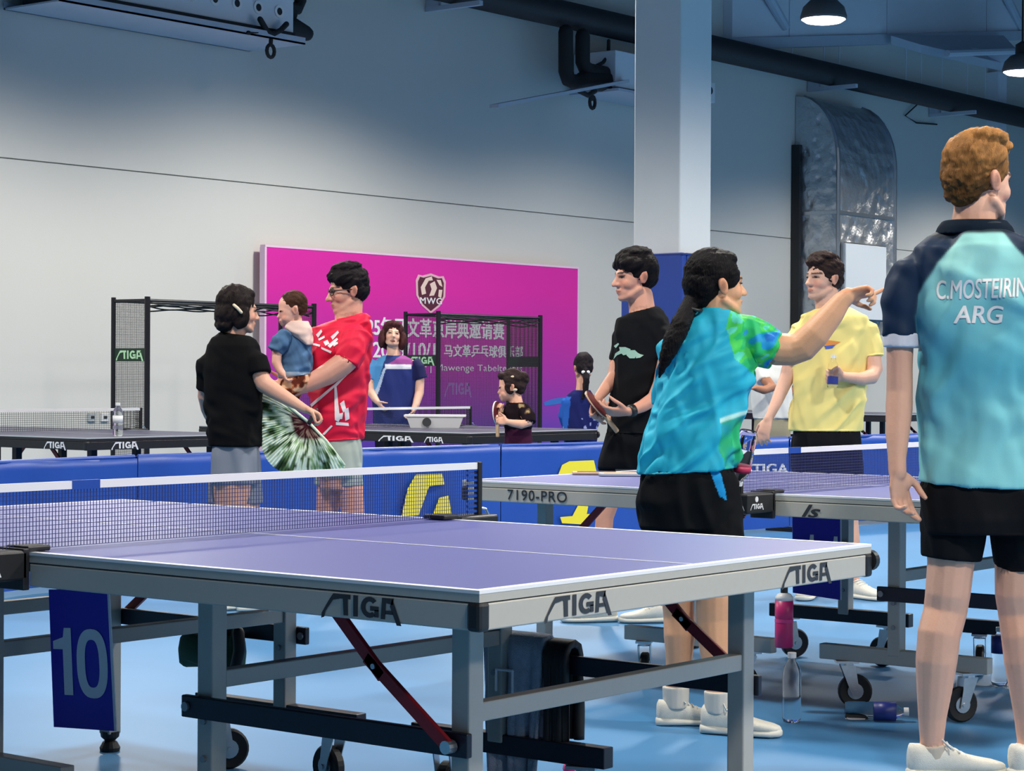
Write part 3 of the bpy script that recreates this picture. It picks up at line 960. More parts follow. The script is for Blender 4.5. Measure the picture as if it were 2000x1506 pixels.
# number boards hung on the table frames
def board(name, pts, back, label, body, tx):
    """pts: TL, TR, BR, BL world corners; back: thickness vector"""
    a, b, c, d = [Vector(p) for p in pts]
    bk_ = Vector(back)
    m = MB()
    m.loft([[a, b, c, d], [a + bk_, b + bk_, c + bk_, d + bk_]])
    o = m.build(name, M['sign'])
    tag(o, label, 'sign')
    n = (b - a).cross(d - a).normalized()
    if n.dot(CAM - a) < 0:
        n = -n
    for s_ in (0.15, 0.85):
        q = a * (1 - s_) + b * s_ + bk_ * 0.5
        MB().tube([q - ZUP_ * 0.02, q + ZUP_ * (TH - 0.035 - q.z)], 0.004, 8).build('hook', M['chrome'], o)
    m = MB()
    m.loft([[b, c, c + bk_ * 1.1, b + bk_ * 1.1], [b + (b - a).normalized() * 0.006, c + (c - d).normalized() * 0.006, c + (c - d).normalized() * 0.006 + bk_ * 1.1, b + (b - a).normalized() * 0.006 + bk_ * 1.1]])
    m.build('edge_strip', M['signtext'], o)
    for ch, x0_, x1_, y0_, y1_ in tx:
        m = MB()
        if ch == '1':
            vs, fs = [(0.52, 0), (1, 0), (1, 1), (0.62, 1), (0.55, 0.86), (0.0, 0.80), (0.0, 0.68), (0.52, 0.68)], [[0, 1, 2, 3, 4, 7], [4, 5, 6, 7]]
        else:
            vs, fs, n_ = [], [], 40
            for q in range(n_):
                a_ = 2 * PI * q / n_
                c_, s__ = math.cos(a_), math.sin(a_)
                for rx, ry, e_ in ((0.5, 0.5, 0.8), (0.23, 0.345, 0.75)):
                    vs.append((0.5 + rx * math.copysign(abs(c_) ** e_, c_), 0.5 + ry * math.copysign(abs(s__) ** e_, s__)))
            for q in range(n_):
                r_ = (q + 1) % n_
                fs.append([2 * q, 2 * r_, 2 * r_ + 1, 2 * q + 1])
        pts_ = []
        for p in vs:
            s_, r_ = x0_ + (x1_ - x0_) * p[0], y0_ + (y1_ - y0_) * p[1]
            pts_.append((a * (1 - s_) + b * s_) * (1 - r_) + (d * (1 - s_) + c * s_) * r_ + n * 0.002)
        m.add(pts_, fs)
        m.build('numeral', M['signtext'], o)
    return o


def sign_pts(uv, dl, dr):
    return [pix(uv[0][0], uv[0][1], dl), pix(uv[1][0], uv[1][1], dr), pix(uv[2][0], uv[2][1], dr), pix(uv[3][0], uv[3][1], dl)]


board('number_board', sign_pts(((95, 1152), (209, 1152), (223, 1428), (105, 1420)), 5.42, 5.34), FW * 0.012,
      'blue number board 10 hanging under the near table', '10',
      (('1', 0.05, 0.36, 0.76, 0.275), ('0', 0.44, 0.955, 0.775, 0.28)))
board('number_board', sign_pts(((1548, 1000), (1641, 1000), (1641, 1172), (1549, 1158)), 8.45, 8.35), FW * 0.012,
      'blue number board under the second table half hidden by the near table', '11',
      (('1', 0.25, 0.45, 0.74, 0.27), ('1', 0.75, 0.95, 0.75, 0.28)))

# ================================================================ cloth barriers
bn = [(3.45, 6.33), (4.95, 6.50), (6.43, 6.38), (7.9, 6.26), (9.4, 6.00), (10.9, 5.86), (12.4, 5.70), (13.9, 5.58), (15.4, 5.5)]
blab = ['blue cloth barrier at the far left behind the near net', 'blue cloth barrier behind the woman in black', 'blue cloth barrier with yellow mark behind the man in red',
        'blue cloth barrier with yellow mark behind the second table', 'blue cloth barrier behind the boy in black', 'blue cloth barrier with white letters left of the yellow shirt',
        'blue cloth barrier right of the yellow shirt', 'blue cloth barrier behind the arm of the man in teal']
BH = 0.70


def barrier_pt(i, s, z, off=0.0):
    a, b = Vector((*bn[i], 0)), Vector((*bn[i + 1], 0))
    n = Vector(((b - a).y, -(b - a).x, 0)).normalized()
    return a + (b - a) * s + n * off + Vector((0, 0, z))


def barrier_map(i, u, v, off):
    """point where the sight line through (u, v) meets barrier i, pushed off its front"""
    a, b = Vector((*bn[i], 0)), Vector((*bn[i + 1], 0))
    n = Vector(((b - a).y, -(b - a).x, 0)).normalized()
    r = FW + RT * ((u - 1000.0) / FPX) - UP * ((v - 753.0) / FPX)
    k = (a + n * off - CAM).dot(n) / r.dot(n)
    return CAM + r * k


bobj = []
for i in range(8):
    a, b = Vector((*bn[i], 0)), Vector((*bn[i + 1], 0))
    t = empty('cloth_barrier', (a + b) / 2, blab[i], 'barrier', 'blue cloth barriers across the hall')
    t_loc = Vector(t.location)
    m = MB()
    NX, NZ = 40, 14
    vs = []
    for sd in (0, 1):
        for k in range(NX + 1):
            for q in range(NZ + 1):
                s = 0.004 + 0.992 * k / NX
                z = 0.035 + (BH - 0.035) * q / NZ
                wob = 0.010 * math.sin(9 * s + 3 * i + 4 * z) + 0.006 * math.sin(23 * s + 5 * z + i)
                wob *= 0.3 + 0.7 * math.sin(PI * s)
                z += 0.006 * math.sin(5 * s + i) * (q == NZ)
                vs.append(barrier_pt(i, s, z, (0.018 if sd == 0 else -0.018) + wob) - t_loc)
    fs = []
    st_ = (NX + 1) * (NZ + 1)
    for sd in (0, 1):
        for k in range(NX):
            for q in range(NZ):
                e = sd * st_ + k * (NZ + 1) + q
                fs.append((e, e + 1, e + NZ + 2, e + NZ + 1))
    for k in range(NX):
        e = k * (NZ + 1) + NZ
        fs.append((e, e + st_, e + st_ + NZ + 1, e + NZ + 1))
    m.add(vs, fs)
    m.build('cover', M['barrier'], t, smooth=True)
    for s in (0.03, 0.97):
        c = barrier_pt(i, s, 0, 0) - t_loc
        d = (b - a).normalized()
        n = Vector((d.y, -d.x, 0))
        MB().obox(c + Vector((0, 0, 0.015)), n * 0.16, d * 0.015, (0, 0, 0.015)).build('foot', M['blackmetal'], t)
    m = MB()
    m.tube([barrier_pt(i, s, BH + 0.004, 0) - t_loc for s in (0.01, 0.5, 0.99)], 0.012, 8)
    m.build('top_rail', M['barrier'], t)
    bobj.append(t)
# yellow marks, flat print on the cloth
for i, polys in ((2, [[(812, 927), (864, 925), (868, 946), (838, 950), (818, 1006), (784, 1009), (796, 955)],
                      [(846, 1004), (858, 972), (876, 968), (882, 1004)]]),
                 (3, [[(1112, 901), (1160, 899), (1166, 925), (1090, 928), (1098, 908)],
                      [(1131, 983), (1150, 983), (1146, 1004), (1158, 1004), (1150, 1025), (1098, 1022), (1094, 1010), (1118, 1008)]])):
    loc = Vector(bobj[i].location)
    for p in polys:
        m = MB()
        m.add([barrier_map(i, *q, 0.042) - loc for q in p], [list(range(len(p)))])
        m.build('yellow_mark', M['yellow'], bobj[i])
i = 5
loc = Vector(bobj[i].location)
vs, fs = text_shape('STIGA', bold=0.03)
vs = fit(vs, 1, 1)
m = MB()
m.add([barrier_map(i, 1456 + 84 * p[0], 926 - 20 * p[1], 0.042 + 0.0005 * p[2]) - loc for p in vs], fs)
m.build('lettering', M['printwhite'], bobj[i])

# ================================================================ ball-catching net cages
def net_panel(m, a, b, z0, z1, cell=0.014, cord=0.0026):
    a, b = Vector(a), Vector(b)
    d = (b - a)
    L = d.length
    d.normalize()
    n = Vector((d.y, -d.x, 0))
    for k in range(int(L / cell)):
        m.obox(a + d * (k * cell) + Vector((0, 0, (z0 + z1) / 2)), d * cord / 2, n * cord / 2, (0, 0, (z1 - z0) / 2))
    for k in range(int((z1 - z0) / cell)):
        m.obox((a + b) / 2 + Vector((0, 0, z0 + k * cell)), d * L / 2, n * cord / 2, (0, 0, cord / 2))


def cage(loc, w, dep, h, label, full_front, mark_u):
    t = empty('ball_net_cage', loc, label, 'net cage')
    for x, y in ((0, 0), (0, dep), (w, 0), (w, dep)):
        MB().tube([(x, y, 0), (x, y, h + 0.03)], 0.024 if y == 0 else 0.02, 10).build('post', M['blackmetal'], t)
    for p, q in (((0, 0, h), (w, 0, h)), ((0, 0, h), (0, dep, h)), ((w, 0, h), (w, dep, h)), ((0, dep, h), (w, dep, h))):
        MB().tube([p, q], 0.013, 8).build('rail', M['blackmetal'], t)
    m = MB()
    net_panel(m, (0, 0, 0), (0, dep, 0), 0.05, h)
    net_panel(m, (w, 0, 0), (w, dep, 0), 0.05, h)
    if full_front:
        net_panel(m, (0, 0, 0), (w, 0, 0), 0.05, h)
    o = m.build('net', M['netblack'], t)
    o['kind'] = 'stuff'
    # net bunched along the top rail
    m = MB()
    for q in range(5):
        pts = [(x, 0.01 * q, h - 0.012 - 0.012 * q - 0.025 * abs(math.sin(3.1 * x + q)) - 0.012 * math.sin(9 * x + 2 * q)) for x in np.linspace(0.02, w - 0.02, 40)]
        m.tube(pts, 0.006, 6)
    m.build('bunched_net', M['netblack'], t)
    for xx in (0, w):
        if xx == w and full_front is False:
            continue
        bnd = MB().box(xx - 0.004, xx + 0.004, 0.02, dep - 0.02, h * 0.715, h * 0.775).build('banner', M['greenband'], t)
        if xx == 0:
            lettering(bnd, (-0.006, dep - 0.04, h * 0.725), (0, -1, 0), (0, 0, 1), dep - 0.08, h * 0.04, M['printgreen'])
    return t


cage((8.98, 10.87, 0), 2.0, 0.42, 1.775, 'black framed net cage at left with an open front', False, 0)
cage((12.72, 10.87, 0), 1.62, 0.42, 1.755, 'black net cage standing before the magenta backdrop', True, 0)
# ================================================================ people
LAT = RNG.rand(32, 32, 32)


def vnoise(P):
    P = np.asarray(P) + 100.0
    i = np.floor(P).astype(int)
    f = P - i
    f = f * f * (3 - 2 * f)
    i %= 32
    j = (i + 1) % 32
    x0, y0, z0, x1, y1, z1 = i[:, 0], i[:, 1], i[:, 2], j[:, 0], j[:, 1], j[:, 2]
    fx, fy, fz = f[:, 0], f[:, 1], f[:, 2]
    a = LAT[x0, y0, z0] * (1 - fx) + LAT[x1, y0, z0] * fx
    b = LAT[x0, y1, z0] * (1 - fx) + LAT[x1, y1, z0] * fx
    c = LAT[x0, y0, z1] * (1 - fx) + LAT[x1, y0, z1] * fx
    d = LAT[x0, y1, z1] * (1 - fx) + LAT[x1, y1, z1] * fx
    return (a * (1 - fy) + b * fy) * (1 - fz) + (c * (1 - fy) + d * fy) * fz


FWH = Vector((FW.x, FW.y, 0)).normalized()
RTH = Vector((FWH.y, -FWH.x, 0))
ZUP = Vector((0, 0, 1))
nFW, nRT, nUP, nCAM = [np.array(q) for q in (FW, RT, UP, CAM)]


def to_uv(P):
    D = P - nCAM
    z = D @ nFW
    return 1000 + FPX * (D @ nRT) / z, 753 - FPX * (D @ nUP) / z


def inside(u, v, poly):
    r = np.zeros(len(u), bool)
    n = len(poly)
    for k in range(n):
        (x0, y0), (x1, y1) = poly[k], poly[(k + 1) % n]
        if y0 == y1:
            continue
        c = ((y0 > v) != (y1 > v)) & (u < (x1 - x0) * (v - y0) / (y1 - y0) + x0)
        r ^= c
    return r


def heading(a):
    """0 looks away from the viewer, 90 to the right, 180 towards, -90 to the left"""
    a = math.radians(a)
    return FWH * math.cos(a) + RTH * math.sin(a)


class Head:
    def __init__(s, c, hh, yaw, pitch=0, roll=0):
        s.c, s.k = Vector(c), hh / 0.23
        F = heading(yaw)
        R = F.cross(ZUP).normalized()
        U = ZUP.copy()
        p = math.radians(pitch)
        F, U = F * math.cos(p) + U * math.sin(p), U * math.cos(p) - F * math.sin(p)
        q = math.radians(roll)
        R, U = R * math.cos(q) + U * math.sin(q), U * math.cos(q) - R * math.sin(q)
        s.F, s.R, s.U = F, R, U

    def at(s, x, y, z):
        return s.c + (s.R * x + s.F * y + s.U * z) * s.k

    def ell(s, mb, c, r, tilt=0, seg=18, rings=12):
        Y, Z = s.F, s.U
        if tilt:
            a = math.radians(tilt)
            Y, Z = Y * math.cos(a) + Z * math.sin(a), Z * math.cos(a) - Y * math.sin(a)
        mb.ell(s.at(*c), [q * s.k for q in r], s.R, Y, Z, seg, rings)

    def tube(s, mb, pts, rad, n=10):
        mb.tube([s.at(*p) for p in pts], [q * s.k for q in rad], n, 'round')

    def local(s, P):
        D = (P - np.array(s.c)) / s.k
        return D @ np.array(s.R), D @ np.array(s.F), D @ np.array(s.U)


def head_shape(mb, h, child=False, mouth=0.0):
    E = h.ell
    E(mb, (0, -0.012, 0.030), (0.074, 0.095, 0.086))
    E(mb, (0, 0.030, -0.015), (0.064, 0.060, 0.085))
    if child:
        E(mb, (0, 0.035, -0.055), (0.056, 0.052, 0.050))
        E(mb, (0.030, 0.045, -0.050), (0.033, 0.035, 0.034))
        E(mb, (-0.030, 0.045, -0.050), (0.033, 0.035, 0.034))
        E(mb, (0, 0.072, -0.086), (0.020, 0.018, 0.018))
        h.tube(mb, [(0, 0.088, -0.020), (0, 0.097, -0.034)], [0.008, 0.011])
    else:
        E(mb, (0, 0.036, -0.070), (0.052, 0.052, 0.046))
        E(mb, (0, 0.071, -0.097), (0.021, 0.019, 0.018))
        E(mb, (0.037, 0.048, -0.032), (0.026, 0.032, 0.030))
        E(mb, (-0.037, 0.048, -0.032), (0.026, 0.032, 0.030))
        for sx in (-1, 1):
            h.tube(mb, [(sx * 0.055, 0.0, -0.060), (sx * 0.040, 0.045, -0.088), (sx * 0.015, 0.07, -0.098)], [0.016, 0.017, 0.016])
        h.tube(mb, [(0, 0.086, 0.004), (0, 0.098, -0.018), (0, 0.109, -0.034)], [0.0095, 0.011, 0.0125])
        for sx in (-1, 1):
            E(mb, (sx * 0.012, 0.096, -0.037), (0.0085, 0.012, 0.0085), seg=10, rings=8)
        h.tube(mb, [(-0.036, 0.074, 0.018), (0, 0.084, 0.014), (0.036, 0.074, 0.018)], [0.012, 0.012, 0.012])
    E(mb, (0, 0.085, -0.059 - 0.002), (0.024, 0.0135, 0.0075), seg=12, rings=8)
    E(mb, (0, 0.083, -0.073 - mouth), (0.021, 0.0135, 0.0085), seg=12, rings=8)
    for sx in (-1, 1):
        E(mb, (sx * 0.077, -0.014, -0.008), (0.009, 0.020, 0.033), 12, seg=12, rings=10)
        E(mb, (sx * 0.081, -0.020, -0.002), (0.007, 0.016, 0.024), 12, seg=12, rings=10)


def hand_shape(mb, wrist, d, palm, side=1, scale=1.0, curls=(35, 40, 45, 50), thumb=25, spread=0.06, straight=()):
    """palm and five fingers; side = +1 or -1 picks the edge that carries the thumb"""
    W, d, pn = Vector(wrist), Vector(d).normalized(), Vector(palm)
    pn = (pn - d * pn.dot(d)).normalized()
    lt = d.cross(pn).normalized() * side
    k = scale
    rings = []
    for t, hw, th in ((-0.01, 0.026, 0.019), (0.015, 0.032, 0.018), (0.045, 0.041, 0.017), (0.078, 0.042, 0.014), (0.092, 0.038, 0.010)):
        rings.append([W + d * t * k + lt * (hw * k * math.cos(a)) + pn * (th * k * math.sin(a) - 0.002 * k) for a in [2 * PI * q / 14 for q in range(14)]])
    mb.loft(rings)
    mb.ell(W + d * 0.035 * k + lt * 0.024 * k + pn * 0.010 * k, (0.026 * k, 0.017 * k, 0.014 * k), d, lt, pn, 12, 8)
    for i, (off, ln) in enumerate(((0.033, 0.076), (0.0112, 0.085), (-0.0106, 0.078), (-0.0320, 0.062))):
        p = W + d * 0.086 * k + lt * off * k
        c = curls[i]
        ang = 0.0
        base = (d + lt * (spread * (1.5 - i))).normalized()
        pts, rad = [p - base * 0.018 * k], [0.0103 * k]
        for j, (fr, mul) in enumerate(((0.44, 0.75), (0.31, 1.1), (0.25, 0.8))):
            pts.append(p.copy())
            rad.append((0.0103, 0.0098, 0.0090)[j] * k)
            ang += math.radians(c * mul)
            p = p + (base * math.cos(ang) + pn * math.sin(ang)) * ln * fr * k
        pts.append(p)
        rad.append(0.0082 * k)
        mb.tube(pts, rad, 10, 'round')
    a = math.radians(thumb)
    p0 = W + d * 0.020 * k + lt * 0.026 * k + pn * 0.006 * k
    t1 = (d * 0.62 + lt * 0.68 + pn * 0.25).normalized()
    t2 = (d * 0.80 + lt * (0.55 - 0.9 * math.sin(a)) + pn * (0.3 + math.sin(a) * 0.5)).normalized()
    p1 = p0 + t1 * 0.042 * k
    p2 = p1 + t2 * 0.034 * k
    p3 = p2 + (t2 + pn * 0.25).normalized() * 0.026 * k
    mb.tube([p0, p1, p2, p3], [0.0140 * k, 0.0118 * k, 0.0105 * k, 0.0080 * k], 10, 'round')


def remeshed(mb, voxel, it=4, fac=0.5):
    me = mb.mesh('work')
    o = bpy.data.objects.new('work', me)
    COL.objects.link(o)
    r = o.modifiers.new('r', 'REMESH')
    r.mode, r.voxel_size = 'VOXEL', voxel
    if it:
        s = o.modifiers.new('s', 'SMOOTH')
        s.factor, s.iterations = fac, it
    dg = bpy.context.evaluated_depsgraph_get()
    out = bpy.data.meshes.new_from_object(o.evaluated_get(dg))
    bpy.data.objects.remove(o)
    bpy.data.meshes.remove(me)
    return out


def co_of(me):
    a = np.empty(len(me.vertices) * 3, np.float32)
    me.vertices.foreach_get('co', a)
    return a.reshape(-1, 3).astype(np.float64)


def no_of(me):
    a = np.empty(len(me.vertices) * 3, np.float32)
    me.vertex_normals.foreach_get('vector', a)
    return a.reshape(-1, 3).astype(np.float64)


def set_co(me, P):
    me.vertices.foreach_set('co', P.astype(np.float32).ravel())
    me.update()


def paint(me, C):
    at = me.color_attributes.new('Col', 'BYTE_COLOR', 'POINT')
    A = np.ones((len(C), 4), np.float32)
    A[:, :3] = np.clip(C, 0, 1)
    # linear values stored through the float accessor
    at.data.foreach_set('color', A.ravel())


def tuck(me, bv, lo, hi, depth=0.006, reach=0.014):
    """draw skin that would show through a garment back under the cloth"""
    P = co_of(me)
    N = no_of(me)
    for k in np.nonzero(((P > lo) & (P < hi)).all(1))[0]:
        c, n, _, dist = bv.find_nearest(P[k])
        if c is None or dist > reach + 0.004:
            continue
        if n.dot(Vector(N[k])) < 0.45:
            continue
        sd = (Vector(P[k]) - c).dot(n)
        if -depth < sd < reach:
            q = c - n * depth
            P[k] = (q.x, q.y, q.z)
    set_co(me, P)


def folds(P, spec):
    D = np.zeros(len(P))
    for (dv, amp, freq, stretch, off) in spec:
        e = np.array(Vector(dv).normalized())
        q = P - np.outer(P @ e, e) * (1 - 1.0 / stretch)
        q = (q + 0.05 * (vnoise(P * 6 + off)[:, None] - 0.5)) @ ROT3.T
        n = 0.62 * vnoise(q * freq + off) + 0.38 * vnoise((q * freq * 1.9 + off * 2) @ ROT3.T)
        D += amp * np.cos(2 * PI * 2.1 * n) * (0.45 + 1.1 * vnoise(P * 4 + off + 5))
    return D


ROT3 = np.array(Matrix.Rotation(0.7, 3, Vector((0.3, 0.5, 0.8)).normalized()))


class Fig:
    def __init__(s, name, label, d0, base_uv, skin, voxel=0.006):
        s.d0, s.s, s.vox = d0, FPX / d0, voxel
        b = pix(base_uv[0], 753, d0 + (base_uv[1] if len(base_uv) > 1 else 0))
        s.root = empty(name, (b.x, b.y, 0), label, 'person')
        s.loc = Vector((b.x, b.y, 0))
        s.skin = np.array(skin)
        s.L = {}
        s.heads = []

    def J(s, u, v, dz=0.0):
        return pix(u, v, s.d0 + dz)

    def mb(s, layer):
        return s.L.setdefault(layer, MB())

    def tube(s, layer, pts, n=14, caps='round', flat=1.0):
        s.mb(layer).tube([s.J(p[0], p[1], p[2]) for p in pts], [p[3] / 2.0 / s.s for p in pts], n, caps, flat, ref=FWH)

    def rings(s, layer, rr, n=32, ex=2.3, dome=True):
        R = []
        for r in rr:
            v, uL, uR, dz, hd = r[:5]
            tilt = r[5] if len(r) > 5 else 0
            c = s.J((uL + uR) / 2, v, dz)
            hw = (uR - uL) / 2 / s.s
            ring = []
            for a in [2 * PI * q / n for q in range(n)]:
                ca, sa = math.cos(a), math.sin(a)
                x = math.copysign(abs(ca) ** (2 / ex), ca)
                y = math.copysign(abs(sa) ** (2 / ex), sa)
                ring.append(c + RTH * hw * x + FWH * hd * y - ZUP * (tilt / 2 * x / s.s))
            R.append(ring)
        s.mb(layer).loft(R)

    def head(s, u, v, dz, hh, yaw, pitch=0, roll=0, child=False, mouth=0.0, eyes=True):
        h = Head(s.J(u, v, dz), hh, yaw, pitch, roll)
        head_shape(s.mb('skin'), h, child, mouth)
        h.eyes, h.child, h.mouth = eyes, child, mouth
        s.heads.append(h)
        return h

    def vec(s, x, y, z):
        """x to the right, y down the picture, z away"""
        return RTH * x - ZUP * y + FWH * z

    def hand(s, u, v, dz, d, palm, side=1, scale=1.0, **kw):
        hand_shape(s.mb('skin'), s.J(u, v, dz), s.vec(*d), s.vec(*palm), side, scale, **kw)

    def emit(s, name, me, material, parent=None):
        P = co_of(me)
        par = parent or s.root
        set_co(me, P - np.array(s.loc))
        me.polygons.foreach_set('use_smooth', [True] * len(me.polygons))
        me.materials.append(material)
        me.name = name
        o = bpy.data.objects.new(name, me)
        COL.objects.link(o)
        o.parent = par
        return o

    def body(s, extra=None, flush=0.12):
        me = remeshed(s.L['skin'], s.vox, 3, 0.5)
        P = co_of(me)
        C = np.tile(s.skin, (len(P), 1))
        nz = vnoise(P * 9) - 0.5
        C *= (1 + flush * nz)[:, None] * np.array([1, 1, 1])
        C[:, 0] *= 1 + 0.06 * (vnoise(P * 25 + 7) - 0.5)
        for h in s.heads:
            x, y, z = h.local(P)
            m = h.mouth
            lip = (np.abs(x) < 0.022) & (y > 0.06) & (np.abs(z + 0.067 + m / 2) < (0.0105 + m / 2) * (1 - (x / 0.024) ** 2))
            C[lip] = C[lip] * np.array([0.80, 0.58, 0.58])
            if m > 0:
                mo = (y > 0.05) & (np.abs(z + 0.068 + m * 0.55) < (0.003 + m * 0.36) * (1 - (x / 0.024) ** 2))
                C[mo] = np.array([0.09, 0.022, 0.02])
            for sx in (-1, 1):
                ex = x - sx * 0.032
                brow = (np.abs(ex) < 0.022) & (y > 0.03) & (np.abs(z - 0.0215 + 0.05 * np.abs(ex)) < 0.0042)
                if not h.child:
                    C[brow] = C[brow] * 0.12
                lid = (np.abs(ex) < 0.016) & (y > 0.03) & (np.abs(z - 0.002) < 0.0048 - 0.1 * np.abs(ex))
                C[lid] = C[lid] * 0.10
                C[(np.abs(ex) < 0.020) & (y > 0.03) & (np.abs(z - 0.001) < 0.010) & ~lid] *= 0.86
            chk = (y > 0.03) & (np.abs(z + 0.035) < 0.02) & (np.abs(np.abs(x) - 0.04) < 0.02)
            C[chk] = C[chk] * np.array([1.06, 0.90, 0.88])
            ear = (np.abs(x) > 0.074) & (np.abs(z) < 0.05)
            C[ear] = C[ear] * np.array([1.02, 0.84, 0.80])
            q = ((y + 0.016) / 0.0115) ** 2 + ((z + 0.004) / 0.021) ** 2
            C[ear & (q < 1)] = C[ear & (q < 1)] * 0.72  # shade of the ear hollow, painted into the skin colour in two steps
            C[ear & (q < 0.35)] = C[ear & (q < 0.35)] * 0.75
        if extra:
            extra(P, C)
        paint(me, C)
        o = s.emit('body', me, M['skin'])
        s.under = [o]
        s.over = []
        for h in s.heads:
            if h.eyes:
                for sx in (-1, 1):
                    e = MB()
                    e.ell(h.at(sx * 0.032, 0.0765, 0.002) - s.loc, (0.010 * h.k, 0.010 * h.k, 0.0055 * h.k), h.R, h.F, h.U, 12, 8)
                    e.build('eye', M['eye'], s.root, True)
        return o

    def cloth(s, name, layer, colf, fold=(), voxel=None, material='cloth', it=9, flare=None, parent=None):
        me = remeshed(s.L[layer], voxel or s.vox, it, 0.5)
        P = co_of(me)
        N = no_of(me)
        if fold:
            w_ = np.clip(1.15 - N[:, 2] ** 2 * 1.3, 0, 1)
            P2 = P + N * (folds(P, fold) * w_)[:, None]
            set_co(me, P2)
        C = np.zeros((len(P), 3))
        u, v = to_uv(P)
        if callable(colf):
            colf(P, u, v, C)
        else:
            C[:] = np.array(colf)
        paint(me, C)
        o = s.emit(name, me, M[material], parent)
        bv = BVHTree.FromPolygons([x.co for x in me.vertices], [list(p.vertices) for p in me.polygons])
        Q = co_of(me)
        lo, hi = Q.min(0) - 0.01, Q.max(0) + 0.01
        for u_ in s.under:
            tuck(u_.data, bv, lo, hi)
        if name in ('shorts', 'pants'):
            for bv2, lo2, hi2 in s.over:
                tuck(me, bv2, lo2, hi2)
        if name in ('shirt', 'jacket', 'top', 'denim_top'):
            s.over.append((bv, lo, hi))
        return o

    def hair(s, h, parts, col, amp=0.004, freq=60, flow=(0, 0, 1), tubes=(), voxel=None, vary=0.35, name='hair', cut=None, it=2):
        mb = MB()
        for c, r, *t in parts:
            h.ell(mb, c, r, t[0] if t else 0)
        for pts in tubes:
            mb.tube([Vector(p[0]) for p in pts], [p[1] for p in pts], 12, 'round')
        me = remeshed(mb, voxel or s.vox * 0.8, it, 0.5)
        P = co_of(me)
        N = no_of(me)
        e = np.array(h.R * flow[0] + h.F * flow[1] + h.U * flow[2])
        e = e / np.linalg.norm(e)
        q = P - np.outer(P @ e, e) * 0.72
        n = vnoise(q * freq) - 0.5
        n2 = vnoise(q * freq * 2.3 + 9) - 0.5
        set_co(me, P + N * (amp * 2 * n + amp * n2)[:, None])
        C = np.tile(np.array(col), (len(P), 1)) * (1 + vary * 2 * n + vary * n2)[:, None]
        if cut:
            cut(P, C, h)
        paint(me, C)
        return s.emit(name, me, M['hair'])

    def shoe(s, u, v, dz, yaw, L=0.28, mats=('shoe', 'sole', 'lace'), z0=0.0, rise=0.0):
        """u, v, dz: ankle centre; the shoe stands on the floor below it"""
        a = s.J(u, v, dz)
        d = heading(yaw)
        n = Vector((d.y, -d.x, 0))
        k = L / 0.28
        heel = Vector((a.x, a.y, z0)) - d * 0.065 * k - s.loc

        def ring(t, w, z_lo, z_hi, flat=0.0):
            pts = []
            for q in range(16):
                an = 2 * PI * q / 16
                x, y = math.cos(an), math.sin(an)
                zz = (z_lo + z_hi) / 2 + (z_hi - z_lo) / 2 * math.copysign(abs(y) ** 0.8, y)
                pts.append(heel + d * (t * L) + n * (w * k * math.copysign(abs(x) ** 0.75, x)) + ZUP * zz * k)
            return pts
        up = MB()
        up.loft([ring(0.0, 0.014, 0.025, 0.085), ring(0.03, 0.028, 0.02, 0.100), ring(0.12, 0.035, 0.018, 0.098), ring(0.25, 0.036, 0.018, 0.092),
                 ring(0.36, 0.037, 0.018, 0.094), ring(0.48, 0.040, 0.018, 0.078), ring(0.62, 0.045, 0.018, 0.064), ring(0.76, 0.047, 0.018, 0.054),
                 ring(0.89, 0.041, 0.018, 0.047), ring(0.97, 0.026, 0.02, 0.040), ring(1.0, 0.010, 0.024, 0.034)])
        o = up.build('shoe', M[mats[0]], s.root, True)
        so = MB()
        so.loft([ring(-0.012, 0.016, 0.0, 0.030), ring(0.03, 0.033, 0.0, 0.034), ring(0.2, 0.039, 0.0, 0.032), ring(0.42, 0.040, 0.0, 0.028),
                 ring(0.62, 0.049, 0.0, 0.027), ring(0.78, 0.051, 0.0, 0.027), ring(0.91, 0.045, 0.0, 0.028), ring(0.99, 0.028, 0.003, 0.030), ring(1.015, 0.010, 0.008, 0.026)])
        so.build('sole', M[mats[1]], o, True)
        la = MB()
        for q in range(5):
            t = 0.36 + q * 0.062
            zt = 0.098 - q * 0.0092
            la.tube([heel + d * (t * L) + n * (x * k) + ZUP * ((zt - 6 * x * x) * k) for x in (-0.03, -0.015, 0, 0.015, 0.03)], 0.0032 * k, 6, 'round')
        la.tube([heel + d * (0.34 * L) + ZUP * 0.100 * k, heel + d * (0.30 * L) + n * 0.03 * k + ZUP * 0.112 * k, heel + d * (0.36 * L) + n * 0.05 * k + ZUP * 0.09 * k, heel + d * (0.38 * L) + n * 0.01 * k + ZUP * 0.1 * k], 0.003 * k, 6)
        la.build('laces', M[mats[2]], o, True)
        return o

    def print_on(s, garment, shapes, material, name='print', off=0.0018):
        """flat print: outlines given in picture positions, laid onto the garment's surface along the sight line"""
        me = garment.data
        bv = BVHTree.FromPolygons([v.co + s.loc for v in me.vertices], [list(p.vertices) for p in me.polygons])
        bm = bmesh.new()
        for vs, fs in shapes:
            bvs = [bm.verts.new((p[0], p[1], p[2] if len(p) > 2 else 0)) for p in vs]
            for f in fs:
                try:
                    bm.faces.new([bvs[q] for q in f])
                except ValueError:
                    pass
        bmesh.ops.triangulate(bm, faces=bm.faces[:])
        lim = max(3.0, 0.010 * s.s)
        xs = [q.co.x for q in bm.verts]
        ys = [q.co.y for q in bm.verts]
        for ax_, lo_, hi_ in ((0, min(xs), max(xs)), (1, min(ys), max(ys))):
            for q in np.arange(lo_ + lim, hi_, lim):
                bmesh.ops.bisect_plane(bm, geom=bm.verts[:] + bm.edges[:] + bm.faces[:], plane_co=(q, 0, 0) if ax_ == 0 else (0, q, 0), plane_no=(1, 0, 0) if ax_ == 0 else (0, 1, 0))
